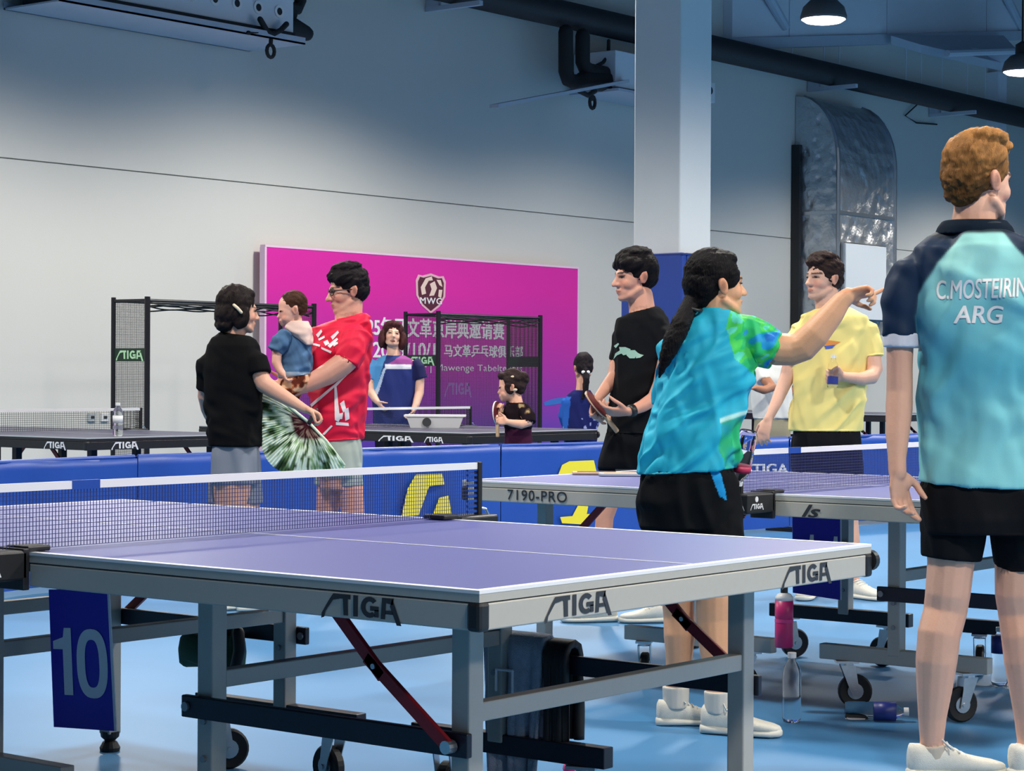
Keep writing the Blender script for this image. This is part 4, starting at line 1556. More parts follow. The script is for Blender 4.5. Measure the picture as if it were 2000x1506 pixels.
        for vv in bm.verts:
            off_ = off + 0.0004 * vv.co.z
            p = pix(vv.co.x, vv.co.y, s.d0 - 0.6)
            dr = (p - CAM).normalized()
            hit = bv.ray_cast(p, dr, 1.5)
            if hit[0] is None:
                nr = bv.find_nearest(pix(vv.co.x, vv.co.y, s.d0 - 0.1))
                vv.co = nr[0] + nr[1] * off_ - s.loc
            else:
                nn = hit[1] if hit[1].dot(dr) < 0 else -hit[1]
                vv.co = hit[0] + nn * off_ - s.loc
        m = bpy.data.meshes.new(name)
        bm.to_mesh(m)
        bm.free()
        m.polygons.foreach_set('use_smooth', [True] * len(m.polygons))
        m.materials.append(material)
        o = bpy.data.objects.new(name, m)
        COL.objects.link(o)
        o.parent = garment
        return o


def uv_text(body, u0, u1, v0, v1, bold=0.02, shear=0.0, drop=0.0):
    """text fitted to a picture box; drop tilts its right end down"""
    vs, fs = text_shape(body, bold=bold, shear=shear)
    vs = fit(vs, 1, 1)
    return [(u0 + (u1 - u0) * p[0], v1 - (v1 - v0) * p[1] + drop * p[0], p[2]) for p in vs], fs


SKIN_P = rgb(214, 160, 138)
SKIN_A = rgb(206, 156, 126)
SKIN_L = rgb(222, 176, 150)
BLACK_HAIR = (0.006, 0.005, 0.006)
SHORT = [((0, -0.020, 0.044), (0.087, 0.100, 0.088)), ((0, -0.050, 0.000), (0.074, 0.066, 0.070)), ((0, 0.045, 0.088), (0.062, 0.045, 0.034))]


def pw(x, xs, ys):
    return np.interp(x, xs, ys)


# ---------------------------------------------------------------- tall man in teal, seen from behind
f = Fig('person', 'tall red-haired man in a teal and navy shirt seen from behind at right', 6.25, (1925,), rgb(222, 172, 148), 0.0046)
h = f.head(1912, 352, 0.0, 0.238, 56, -2)
f.tube('skin', [(1900, 470, 0.0, 100), (1902, 440, 0.0, 88), (1905, 410, 0.0, 84), (1908, 380, 0.01, 84)])
f.rings('skin', [(455, 1850, 1955, 0, .05), (480, 1810, 2010, 0, .07), (540, 1815, 2030, 0, .10), (700, 1820, 2035, 0, .11), (850, 1806, 2050, 0, .105), (960, 1808, 2050, 0, .115), (1022, 1825, 2035, 0, .10)])
f.tube('skin', [(1800, 530, 0, 70), (1772, 570, 0, 70), (1758, 660, 0, 54), (1757, 720, 0, 51), (1757, 765, 0, 52), (1756, 800, -.01, 53), (1753, 850, -.03, 46), (1752, 895, -.05, 36), (1753, 925, -.06, 35)])
f.hand(1754, 920, -0.06, (0.10, 1, 0.0), (0.62, 0, -0.78), side=-1, scale=0.95, curls=(14, 24, 34, 44), thumb=62, spread=0.11)
f.tube('skin', [(2040, 530, 0, 70), (2075, 570, 0, 70), (2092, 660, 0, 54), (2098, 765, 0, 52), (2096, 850, .05, 46), (2092, 925, .08, 35)])
f.hand(2092, 925, 0.08, (0, 1, 0.1), (-0.9, 0, 0.2), side=1, scale=0.90)
f.tube('skin', [(1862, 1010, 0, 112), (1858, 1060, 0, 100), (1857, 1100, 0, 91), (1851, 1160, 0, 88), (1846, 1195, .01, 85), (1834, 1240, -.012, 84), (1829, 1290, -.012, 81), (1825, 1345, 0, 70), (1821, 1400, .01, 56), (1820, 1445, .015, 47), (1822, 1485, .02, 50)])
f.tube('skin', [(1992, 1010, .02, 112), (1992, 1060, .02, 104), (1991, 1100, .02, 96), (1989, 1160, .02, 91), (1993, 1200, .03, 86), (1998, 1245, .01, 84), (2001, 1290, .01, 80), (2005, 1345, .02, 68), (2008, 1400, .03, 55), (2009, 1445, .035, 46), (2010, 1485, .04, 50)])
f.body()


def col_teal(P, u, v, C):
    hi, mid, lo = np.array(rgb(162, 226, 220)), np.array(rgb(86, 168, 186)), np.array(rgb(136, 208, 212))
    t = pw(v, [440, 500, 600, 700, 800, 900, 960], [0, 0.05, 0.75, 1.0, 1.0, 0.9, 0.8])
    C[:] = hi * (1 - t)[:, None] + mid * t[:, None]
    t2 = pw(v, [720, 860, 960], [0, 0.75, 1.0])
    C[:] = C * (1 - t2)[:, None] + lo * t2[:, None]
    navy = np.array(rgb(26, 46, 72))
    lim = pw(v, [440, 459, 510, 575, 617, 656, 690], [1900, 1882, 1832, 1796, 1786, 1793, 1791])
    lim2 = 2 * 1918 - lim
    k = 1 / (1 + np.exp(-np.clip(np.maximum(lim - u, u - lim2) / 1.2, -30, 30)))
    k = (k * (v < 688))[:, None]
    C[:] = C * (1 - k) + navy * k
    k = (1 / (1 + np.exp(np.clip((v - 461) / 1.2, -30, 30))))[:, None]
    C[:] = C * (1 - k) + np.array(rgb(20, 34, 46)) * k


f.rings('shirt', [(436, 1848, 1958, 0, .065), (448, 1842, 1966, 0, .07), (462, 1815, 2000, 0, .085), (485, 1783, 2040, 0, .105), (520, 1775, 2055, 0, .122), (600, 1786, 2056, 0, .132), (690, 1790, 2055, 0, .13), (780, 1793, 2056, 0, .125), (860, 1796, 2058, 0, .128), (930, 1797, 2060, 0, .138), (950, 1798, 2060, 0, .140, 14)])
f.tube('shirt', [(1816, 507, 0, 62), (1792, 532, 0, 78), (1774, 562, 0, 72), (1764, 612, 0, 62), (1762, 657, 0, 61)], caps='flat')
f.tube('shirt', [(2030, 505, 0, 66), (2060, 530, 0, 82), (2082, 560, 0, 76), (2092, 610, 0, 66), (2094, 668, 0, 63)], caps='flat')
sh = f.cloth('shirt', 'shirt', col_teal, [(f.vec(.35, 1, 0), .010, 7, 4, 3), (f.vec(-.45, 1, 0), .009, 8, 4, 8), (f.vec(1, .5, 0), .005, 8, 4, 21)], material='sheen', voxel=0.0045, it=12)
f.tube('cuff', [(1761, 650, 0, 69), (1760, 679, 0, 70)], n=20, caps='flat')
f.cloth('cuff', 'cuff', rgb(214, 216, 226), parent=None, it=2)
f.print_on(sh, [uv_text('C.MOSTEIRIN', 1829, 2006, 548, 586, 0.02, 0.1, -6)], M['printwhite'], 'lettering')
f.print_on(sh, [uv_text('ARG', 1862, 1960, 597, 632, 0.02, 0.15)], M['printwhite'], 'lettering')
f.rings('collar', [(431, 1842, 1964, 0, .080), (444, 1832, 1976, 0, .090), (459, 1826, 1982, 0, .094)])
f.cloth('collar', 'collar', rgb(20, 32, 46), it=3)
f.rings('shorts', [(925, 1802, 2056, 0, .125), (960, 1799, 2058, 0, .14), (1010, 1800, 2062, 0, .145), (1040, 1802, 2062, 0, .135)])
f.tube('shorts', [(1866, 1000, 0, 128), (1862, 1050, 0, 122), (1858, 1092, 0, 111)], caps='flat')
f.tube('shorts', [(1994, 1000, 0, 130), (1999, 1050, 0, 124), (2002, 1097, .02, 117)], caps='flat')
f.cloth('shorts', 'shorts', rgb(22, 23, 26), [(f.vec(.3, 1, 0), .006, 10, 4, 5)])
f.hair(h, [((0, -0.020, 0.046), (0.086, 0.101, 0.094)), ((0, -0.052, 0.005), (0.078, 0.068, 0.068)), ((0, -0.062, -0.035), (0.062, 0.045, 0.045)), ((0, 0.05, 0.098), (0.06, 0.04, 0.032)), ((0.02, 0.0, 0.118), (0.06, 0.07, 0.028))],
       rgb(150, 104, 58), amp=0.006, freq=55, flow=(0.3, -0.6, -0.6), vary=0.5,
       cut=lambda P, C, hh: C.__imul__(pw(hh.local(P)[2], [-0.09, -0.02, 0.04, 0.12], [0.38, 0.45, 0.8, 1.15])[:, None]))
f.tube('sock', [(1821, 1452, .015, 52), (1822, 1480, .02, 50)], caps='flat')
f.cloth('sock', 'sock', rgb(205, 190, 172), it=2)
f.shoe(1818, 1480, 0.02, 78, 0.30)
f.tube('sock2', [(2009, 1452, .035, 52), (2010, 1480, .04, 50)], caps='flat')
f.cloth('sock', 'sock2', rgb(205, 190, 172), it=2)
f.shoe(2012, 1480, 0.04, 60, 0.30)

# ---------------------------------------------------------------- woman in cyan pointing to the right
f = Fig('person', 'dark-haired woman with long ponytail in a cyan shirt pointing right', 7.2, (1365,), rgb(216, 164, 128), 0.0046)
h = f.head(1400, 556, 0.0, 0.215, 68, 3)
f.tube('skin', [(1398, 640, 0, 74), (1398, 615, 0, 64), (1396, 580, 0, 62)])
f.rings('skin', [(618, 1360, 1440, 0, .05), (640, 1325, 1462, 0, .075), (700, 1306, 1464, 0, .09), (800, 1288, 1450, 0, .10), (920, 1262, 1434, 0, .115), (985, 1268, 1432, 0, .12), (1028, 1285, 1420, 0, .10)])
f.tube('skin', [(1428, 656, 0, 66), (1480, 672, 0, 66), (1520, 682, 0, 66), (1546, 683, 0, 64), (1568, 676, -.01, 62), (1592, 652, -.02, 58), (1625, 613, -.02, 48), (1644, 588, -.02, 38), (1656, 578, -.02, 34)])
f.hand(1652, 578, -0.02, (1, -0.22, 0.0), (0.15, 0.85, -0.5), side=1, scale=0.84, curls=(-7, 60, 66, 70), thumb=70, spread=0.03)
f.tube('skin', [(1334, 658, .03, 54), (1314, 720, .08, 50), (1306, 785, .10, 44), (1330, 830, .18, 40), (1372, 850, .22, 34)])
f.hand(1372, 850, 0.22, (1, 0.1, 0.3), (0, 1, 0.2), side=1, scale=0.86)
f.tube('skin', [(1306, 1010, 0, 90), (1314, 1080, 0, 76), (1323, 1170, 0, 62), (1326, 1205, .005, 62), (1327, 1240, -.01, 62), (1326, 1290, -.005, 52), (1321, 1335, .005, 42), (1320, 1364, .01, 40)])
f.tube('skin', [(1398, 1010, -.02, 92), (1398, 1080, -.06, 80), (1394, 1170, -.10, 69), (1394, 1215, -.10, 67), (1396, 1260, -.12, 62), (1399, 1305, -.14, 52), (1401, 1345, -.15, 45), (1402, 1380, -.16, 42)])
f.body()


def col_cyan(P, u, v, C):
    C[:] = np.array(rgb(38, 176, 208))
    C[v > 800] = C[v > 800] * 1.06
    sl = u > pw(v, [610, 640, 700, 730], [1425, 1418, 1432, 1470])
    sl &= v < 735
    e1 = np.array(f.vec(1, -.8, .2).normalized())
    Q = P - np.outer(P @ e1, e1) * 0.6
    n = vnoise(Q * 40 + 3)
    n2 = vnoise(Q * 90 + 11)
    pal = np.array([rgb(30, 120, 210), rgb(28, 150, 210), rgb(40, 186, 110), rgb(70, 205, 90), rgb(90, 215, 190)])
    k = np.clip(((n * 0.75 + n2 * 0.25 + 0.15 * (1500 - u) / 80) * 5.2).astype(int), 0, 4)
    C[sl] = pal[k[sl]]
    g = inside(u, v, [(1408, 822), (1456, 806), (1452, 850), (1440, 932), (1425, 932), (1402, 880)])
    gn = np.clip((vnoise(P * 22 + 31) * 1.6), 0, 1)[:, None]
    C[g] = (np.array(rgb(40, 180, 120)) * gn + np.array(rgb(34, 150, 205)) * (1 - gn))[g]
    k = (u > 1404) * np.exp(-((v - (821 - (u - 1408) * 0.37)) / 4.6) ** 4)
    C[:] = C * (1 - k[:, None]) + np.array(rgb(190, 240, 235)) * k[:, None]
    C[inside(u, v, [(1312, 742), (1322, 740), (1326, 800), (1316, 800)])] *= 0.97


f.rings('shirt', [(604, 1368, 1430, 0, .058, 9), (614, 1352, 1444, 0, .068, 6), (628, 1326, 1464, 0, .085), (655, 1310, 1470, 0, .102), (700, 1298, 1474, 0, .115), (750, 1288, 1470, 0, .12), (800, 1277, 1460, 0, .124), (850, 1264, 1450, 0, .13), (895, 1254, 1440, 0, .138), (920, 1250, 1435, 0, .14, -14)])
f.tube('shirt', [(1425, 652, 0, 84), (1455, 660, 0, 94), (1485, 672, 0, 92), (1514, 684, 0, 82)], caps='flat')
f.tube('shirt', [(1344, 652, .02, 66), (1322, 690, .06, 62), (1308, 740, .08, 58), (1305, 792, .10, 56)], caps='flat')
sh = f.cloth('shirt', 'shirt', col_cyan, [(f.vec(1, -.75, 0), .009, 10, 6, 2), (f.vec(1, -.45, 0), .006, 13, 6, 17), (f.vec(.2, 1, 0), .005, 12, 4, 40)], material='sheen', it=10, voxel=0.0042)
f.rings('shorts', [(908, 1258, 1430, 0, .125), (935, 1250, 1440, 0, .138), (980, 1247, 1446, 0, .142), (1030, 1252, 1448, 0, .135)])
f.tube('shorts', [(1306, 1000, 0, 108), (1308, 1060, 0, 102), (1312, 1105, 0, 94)], caps='flat')
f.tube('shorts', [(1398, 1000, -.02, 104), (1400, 1060, -.05, 104), (1402, 1105, -.07, 100)], caps='flat')


def col_shorts(P, u, v, C):
    C[:] = np.array(rgb(19, 21, 24))
    C[inside(u, v, [(1382, 910), (1402, 910), (1420, 978), (1404, 968)])] = np.array(rgb(36, 150, 214))


f.cloth('shorts', 'shorts', col_shorts, [(f.vec(.3, 1, 0), .005, 10, 4, 5), (f.vec(1, -.5, 0), .004, 12, 4, 9)])
nape = f.J(1349, 598, -0.05)
f.hair(h, [((0, -0.022, 0.044), (0.084, 0.102, 0.092)), ((0, -0.060, 0.005), (0.076, 0.070, 0.078)), ((0, -0.075, -0.045), (0.048, 0.048, 0.045)), ((0.055, 0.01, 0.03), (0.028, 0.055, 0.05)), ((-0.055, 0.01, 0.03), (0.028, 0.055, 0.05)), ((0, 0.030, 0.086), (0.060, 0.048, 0.036))],
       BLACK_HAIR, amp=0.0022, freq=120, flow=(0, -0.8, -0.35), vary=0.3,
       tubes=[[(f.J(1352, 588, -.03), .030), (f.J(1343, 606, -.07), .028), (f.J(1328, 636, -.125), .034), (f.J(1313, 668, -.14), .033), (f.J(1301, 698, -.145), .024), (f.J(1292, 722, -.145), .012), (f.J(1287, 738, -.14), .004)]])
hb = MB()
hb.tube([f.J(1352, 600, -.062) + Vector((0.03 * math.cos(a), 0.03 * math.sin(a), 0.012 * math.sin(a))) - f.loc for a in [q * PI / 6 for q in range(13)]], 0.006, 8)
hb.build('hair_tie', M['black'], f.root, True)
for uu, dz, vv in ((1320, .01, 1340), (1402, -.155, 1350)):
    f.tube('sock%d' % uu, [(uu, vv, dz, 54), (uu, vv + 42, dz, 50)], caps='flat')
    f.cloth('sock', 'sock%d' % uu, rgb(206, 204, 196), it=2)
f.shoe(1316, 1375, 0.01, 84, 0.245)
f.shoe(1406, 1392, -0.16, 110, 0.265)

# ---------------------------------------------------------------- boy in black beside the column
f = Fig('person', 'young man in black shirt and shorts holding a bat, looking left', 10.2, (1235,), rgb(206, 150, 128), 0.006)
h = f.head(1240, 540, 0.0, 0.232, -108, -4)
f.tube('skin', [(1256, 628, 0, 62), (1254, 605, 0, 52), (1250, 575, .01, 50)])
f.rings('skin', [(612, 1230, 1280, 0, .05), (640, 1212, 1298, 0, .08), (720, 1208, 1292, 0, .09), (820, 1200, 1276, 0, .09), (900, 1192, 1276, 0, .10), (945, 1196, 1270, 0, .09)])
f.tube('skin', [(1296, 660, -.05, 24), (1300, 702, -.08, 31), (1290, 750, -.12, 30), (1278, 778, -.14, 29), (1255, 793, -.18, 25), (1232, 803, -.21, 19), (1226, 804, -.22, 18)])
f.hand(1227, 804, -0.22, (-1, 0.02, 0.0), (-0.1, -0.9, 0.5), side=-1, scale=0.92, curls=(22, 40, 50, 55), thumb=30)
f.tube('skin', [(1211, 662, .08, 24), (1206, 702, .08, 30), (1200, 735, .05, 28), (1186, 755, 0, 26), (1172, 772, -.06, 20), (1168, 778, -.08, 18)])
f.hand(1170, 777, -0.08, (-0.25, 1, -0.2), (0.5, 0.2, -0.8), side=-1, scale=0.92, curls=(35, 45, 50, 55), thumb=30)
f.tube('skin', [(1208, 905, .02, 48), (1196, 960, .02, 42), (1181, 1010, .02, 36), (1178, 1050, .02, 36), (1176, 1110, .02, 30), (1178, 1165, .02, 22), (1180, 1195, .02, 22)])
f.tube('skin', [(1250, 905, 0, 48), (1262, 960, 0, 42), (1278, 1030, 0, 36), (1286, 1100, 0, 34), (1292, 1160, 0, 24), (1294, 1195, 0, 22)])
f.body()
f.rings('shirt', [(604, 1230, 1284, 0, .058, -14), (612, 1218, 1294, 0, .07, -10), (622, 1208, 1303, 0, .088), (650, 1199, 1308, 0, .105), (700, 1198, 1305, 0, .112), (760, 1195, 1296, 0, .11), (820, 1190, 1284, 0, .112), (846, 1187, 1282, 0, .116)])
f.tube('shirt', [(1280, 638, -.02, 32), (1294, 652, -.05, 40), (1302, 700, -.08, 38)], caps='flat')
f.tube('shirt', [(1222, 640, .06, 30), (1211, 660, .08, 37), (1206, 705, .08, 36)], caps='flat')
sh = f.cloth('shirt', 'shirt', rgb(20, 21, 24), [(f.vec(.3, 1, 0), .006, 10, 5, 4), (f.vec(1, -.6, 0), .004, 10, 4, 14)])
pale = mat('pale_green_ink', rgb(150, 188, 172), 0.6)
pts = [[(1203, 690), (1199, 702), (1206, 694), (1216, 690), (1212, 684)], [(1210, 678), (1222, 678), (1232, 682), (1228, 692), (1218, 694), (1212, 688)],
       [(1230, 684), (1240, 684), (1246, 690), (1240, 700), (1230, 700), (1224, 694)], [(1243, 688), (1250, 692), (1257, 694), (1250, 699), (1242, 700)], [(1200, 676), (1208, 670), (1210, 672), (1204, 680)]]
for p in pts:
    f.print_on(sh, [(p, [list(range(len(p)))])], pale, 'feather_print', 0.003)
f.rings('shorts', [(825, 1192, 1280, 0, .10), (860, 1182, 1280, 0, .115), (900, 1170, 1278, 0, .12), (915, 1168, 1277, 0, .11)])
f.tube('shorts', [(1208, 890, .02, 66), (1196, 930, .02, 60), (1190, 950, .02, 56)], caps='flat')
f.tube('shorts', [(1250, 890, 0, 60), (1256, 930, 0, 58), (1262, 950, 0, 54)], caps='flat')
f.cloth('shorts', 'shorts', rgb(18, 19, 23), [(f.vec(.2, 1, 0), .005, 9, 5, 8)])
f.hair(h, SHORT + [((0, 0.066, 0.066), (0.062, 0.030, 0.030)), ((0.05, 0.02, 0.06), (0.04, 0.07, 0.04)), ((-0.05, 0.02, 0.06), (0.04, 0.07, 0.04)), ((0, -0.01, 0.112), (0.07, 0.08, 0.03))], (0.008, 0.006, 0.007), amp=0.005, freq=60, flow=(0.2, 0.7, -0.5))
wr = MB()
wr.tube([f.J(1238, 801, -.20) - f.loc, f.J(1229, 804, -.215) - f.loc], 0.029, 16, ref=FWH)
wr.build('wrist_watch', M['black'], f.root, True)
f.shoe(1180, 1195, 0.02, -100, 0.27)
f.shoe(1294, 1195, 0, -95, 0.27)
# his bat
bc = f.J(1164, 790, -0.14)
bd_ = f.vec(0.62, 0.78, 0).normalized()
bn_ = f.vec(0.80, -0.62, -0.22)
bn_ = (bn_ - bd_ * bn_.dot(bd_)).normalized()
bl_ = bd_.cross(bn_)
bt = empty('table_tennis_bat', bc - ZUP * 0.08, 'dark red bat held by the young man in black', 'bat')
bo = Vector(bt.location)


def blade(r, t0, t1):
    rr = []
    for t in (t0, t1):
        rr.append([bc - bo + bd_ * (0.078 * r * math.cos(a)) + bl_ * (0.075 * r * math.sin(a)) + bn_ * t for a in [2 * PI * q / 26 for q in range(26)]])
    return MB().loft(rr)


blade(1.0, -0.003, 0.003).build('blade', M['wood'], bt)
blade(0.98, 0.0032, 0.007).build('rubber', M['redrubber'], bt)
blade(0.98, -0.007, -0.0032).build('rubber', M['redrubber'], bt)
MB().obox(bc - bo + bd_ * 0.115, bd_ * 0.05, bl_ * 0.014, bn_ * 0.010, 0.006).build('handle', M['wood'], bt)

# ---------------------------------------------------------------- man in yellow
f = Fig('person', 'young man in a pale yellow t-shirt and black shorts holding a small bottle', 11.4, (1614,), rgb(216, 168, 146), 0.006)
h = f.head(1608, 543, 0.0, 0.232, -122, 0)
f.tube('skin', [(1618, 618, 0, 56), (1617, 600, 0, 50), (1614, 572, .01, 48)])
f.rings('skin', [(606, 1592, 1645, 0, .05), (640, 1562, 1692, 0, .08), (720, 1560, 1680, 0, .095), (840, 1556, 1672, 0, .10), (900, 1554, 1674, 0, .11), (950, 1560, 1668, 0, .09)])
f.tube('skin', [(1556, 662, .02, 26), (1549, 692, .01, 33), (1538, 735, 0, 30), (1518, 782, -.05, 24), (1504, 812, -.08, 18), (1500, 820, -.085, 17)])
f.hand(1501, 818, -0.085, (-0.35, 1, -0.1), (0.6, 0.1, 0.75), side=-1, scale=0.92, curls=(15, 22, 28, 34), thumb=10)
f.tube('skin', [(1696, 660, 0, 26), (1703, 690, -.01, 34), (1708, 722, -.03, 33), (1702, 736, -.06, 31), (1680, 740, -.11, 25), (1656, 737, -.15, 20), (1646, 735, -.16, 18)])
f.hand(1648, 735, -0.16, (-1, -0.02, -0.15), (0.1, 0.2, -1), side=1, scale=0.90, curls=(58, 58, 58, 58), thumb=55)
f.tube('skin', [(1588, 910, 0, 52), (1585, 960, 0, 46), (1584, 1025, 0, 38), (1583, 1060, 0, 36), (1583, 1115, 0, 26), (1583, 1150, 0, 24)])
f.tube('skin', [(1645, 910, 0, 52), (1652, 960, 0, 46), (1658, 1025, 0, 38), (1662, 1060, -.01, 36), (1665, 1115, -.02, 26), (1667, 1150, -.02, 24)])
f.body()


def col_yellow(P, u, v, C):
    C[:] = np.array(rgb(238, 220, 140))


f.rings('shirt', [(599, 1592, 1648, 0, .058, -9), (606, 1580, 1666, 0, .07, -6), (616, 1562, 1690, 0, .09), (645, 1549, 1703, 0, .112), (700, 1548, 1700, 0, .122), (770, 1547, 1692, 0, .124), (820, 1545, 1685, 0, .128), (842, 1545, 1683, 0, .13)])
f.tube('shirt', [(1584, 634, .01, 36), (1562, 648, .015, 46), (1548, 685, .01, 44), (1543, 712, .01, 42)], caps='flat')
f.tube('shirt', [(1672, 634, 0, 36), (1692, 647, 0, 46), (1704, 675, -.01, 44), (1708, 697, -.02, 41)], caps='flat')
sh = f.cloth('shirt', 'shirt', col_yellow, [(f.vec(.3, 1, 0), .008, 8, 5, 4), (f.vec(-1, 1, 0), .006, 10, 5, 14)])
f.print_on(sh, [([(1600, 672), (1614, 664), (1642, 668), (1630, 674), (1608, 676)], [[0, 1, 2, 3, 4]])], mat('orange_ink', rgb(226, 140, 60), 0.6), 'fish_print', 0.003)
f.print_on(sh, [([(1610, 676), (1632, 673), (1626, 680), (1612, 682)], [[0, 1, 2, 3]])], mat('blue_ink', rgb(66, 92, 190), 0.6), 'fish_print', 0.003)
f.rings('shorts', [(832, 1552, 1678, 0, .115), (860, 1546, 1682, 0, .128), (910, 1544, 1684, 0, .13), (930, 1546, 1684, 0, .12)])
f.tube('shorts', [(1582, 900, 0, 72), (1580, 950, 0, 68), (1580, 985, 0, 64)], caps='flat')
f.tube('shorts', [(1648, 900, 0, 70), (1653, 950, 0, 68), (1656, 985, 0, 64)], caps='flat')
f.cloth('shorts', 'shorts', rgb(22, 22, 26), [(f.vec(.2, 1, 0), .005, 9, 5, 8)])
f.hair(h, SHORT + [((0, 0.062, 0.082), (0.060, 0.034, 0.026)), ((0, 0, 0.112), (0.07, 0.08, 0.03))], (0.030, 0.017, 0.015), amp=0.006, freq=70, flow=(0.4, 0.6, 0.3))
f.shoe(1583, 1150, 0, -160, 0.28)
f.shoe(1667, 1150, -0.02, 140, 0.28)
bc = f.J(1626, 728, -0.215)
bo = empty('drink_bottle', bc - ZUP * 0.08, 'small bottle with blue label in the hand of the man in yellow', 'bottle')
bv = Vector((0.06, 0, 1))
MB().lathe((0, 0, 0), bv, [(0.005, 0), (0.026, 0.003), (0.028, 0.02), (0.027, 0.10), (0.024, 0.125), (0.013, 0.145), (0.012, 0.155)], 18).build('bottle_body', M['clear'], bo, True)
MB().lathe(Vector((0, 0, 0)) + bv * 0.155, bv, [(0.014, 0), (0.014, 0.018)], 16).build('cap', M['whiteplastic'], bo)
MB().lathe(Vector((0, 0, 0)) + bv * 0.02, bv, [(0.0285, 0), (0.0285, 0.04)], 18).build('label_band', M['labelblue'], bo)

# ---------------------------------------------------------------- person in white, half hidden
f = Fig('person', 'person in a white t-shirt and khaki shorts half hidden behind the cyan shirt', 17.0, (1508,), rgb(170, 118, 92), 0.009)
h = f.head(1496, 668, 0, 0.225, -100)
f.tube('skin', [(1504, 718, 0, 34), (1502, 700, 0, 30), (1500, 685, 0, 30)])
f.rings('skin', [(714, 1488, 1522, 0, .05), (740, 1476, 1538, 0, .08), (800, 1480, 1536, 0, .09), (850, 1480, 1538, 0, .10), (880, 1484, 1534, 0, .08)])
f.tube('skin', [(1490, 735, -.12, 22), (1508, 757, -.2, 20), (1492, 762, -.26, 17), (1476, 758, -.3, 13)])
f.hand(1478, 758, -.3, (-1, -0.05, 0), (0, 1, -0.2), side=1, scale=0.9)
f.tube('skin', [(1536, 730, .05, 22), (1540, 765, .05, 20), (1530, 795, -.05, 14)])
f.hand(1530, 795, -.05, (-0.3, 1, 0), (-1, 0, 0), side=1, scale=0.9)
for x in (1496, 1522):
    f.tube('skin', [(x, 860, 0, 34), (x, 930, 0, 26), (x, 1000, 0, 16), (x, 1012, 0, 16)])
f.body()
f.rings('shirt', [(708, 1490, 1520, 0, .055), (716, 1476, 1536, 0, .085), (740, 1468, 1545, 0, .11), (780, 1468, 1546, 0, .115), (818, 1470, 1548, 0, .12)])
f.tube('shirt', [(1482, 722, -.06, 26), (1490, 745, -.13, 27)], caps='flat')
f.tube('shirt', [(1534, 722, .03, 26), (1540, 752, .05, 25)], caps='flat')
f.cloth('shirt', 'shirt', rgb(214, 216, 214), [(f.vec(.3, 1, 0), .008, 8, 5, 4)])
f.rings('shorts', [(812, 1474, 1542, 0, .11), (840, 1472, 1544, 0, .12), (872, 1474, 1544, 0, .11)])
f.tube('shorts', [(1494, 865, 0, 38), (1494, 915, 0, 36)], caps='flat')
f.tube('shorts', [(1524, 865, 0, 38), (1524, 915, 0, 36)], caps='flat')
f.cloth('shorts', 'shorts', rgb(150, 146, 126))
f.hair(h, SHORT, BLACK_HAIR, amp=.004)
f.shoe(1496, 1010, 0, -120)
f.shoe(1522, 1010, 0, -100)

# ---------------------------------------------------------------- man in red with the baby
f = Fig('person', 'man with glasses in a red t-shirt carrying a baby', 11.0, (664,), rgb(208, 150, 130), 0.006)
h = f.head(679, 567, 0.0, 0.232, -106, -8)
f.tube('skin', [(680, 640, 0, 62), (681, 618, 0, 54), (683, 590, .01, 52)])
f.rings('skin', [(625, 650, 710, 0, .05), (655, 618, 716, 0, .085), (740, 612, 708, 0, .11), (860, 614, 702, 0, .12), (910, 620, 702, 0, .12), (955, 624, 700, 0, .10)])
f.tube('skin', [(690, 672, -.11, 36), (688, 694, -.15, 46), (668, 712, -.17, 46), (640, 731, -.19, 43), (610, 746, -.21, 35), (582, 759, -.22, 26), (570, 765, -.22, 24)])
f.hand(572, 764, -0.22, (-1, 0.35, 0.1), (0.1, -1, 0.4), side=-1, scale=0.95, curls=(18, 20, 24, 28), thumb=10)
f.tube('skin', [(634, 670, .12, 34), (614, 700, .14, 42), (600, 730, .10, 38), (580, 745, .03, 30), (562, 752, -.03, 22)])
f.hand(564, 752, -0.03, (-1, 0.1, -0.4), (0, -0.6, -0.8), side=1, scale=0.95, curls=(25, 30, 35, 40))
f.tube('skin', [(646, 925, .03, 56), (642, 970, .03, 48), (638, 1010, .03, 42), (636, 1060, .03, 40), (636, 1120, .03, 30), (636, 1160, .03, 24)])
f.tube('skin', [(680, 925, -.03, 56), (686, 970, -.03, 50), (690, 1010, -.03, 44), (692, 1060, -.03, 42), (692, 1120, -.03, 30), (692, 1160, -.03, 24)])
f.body()


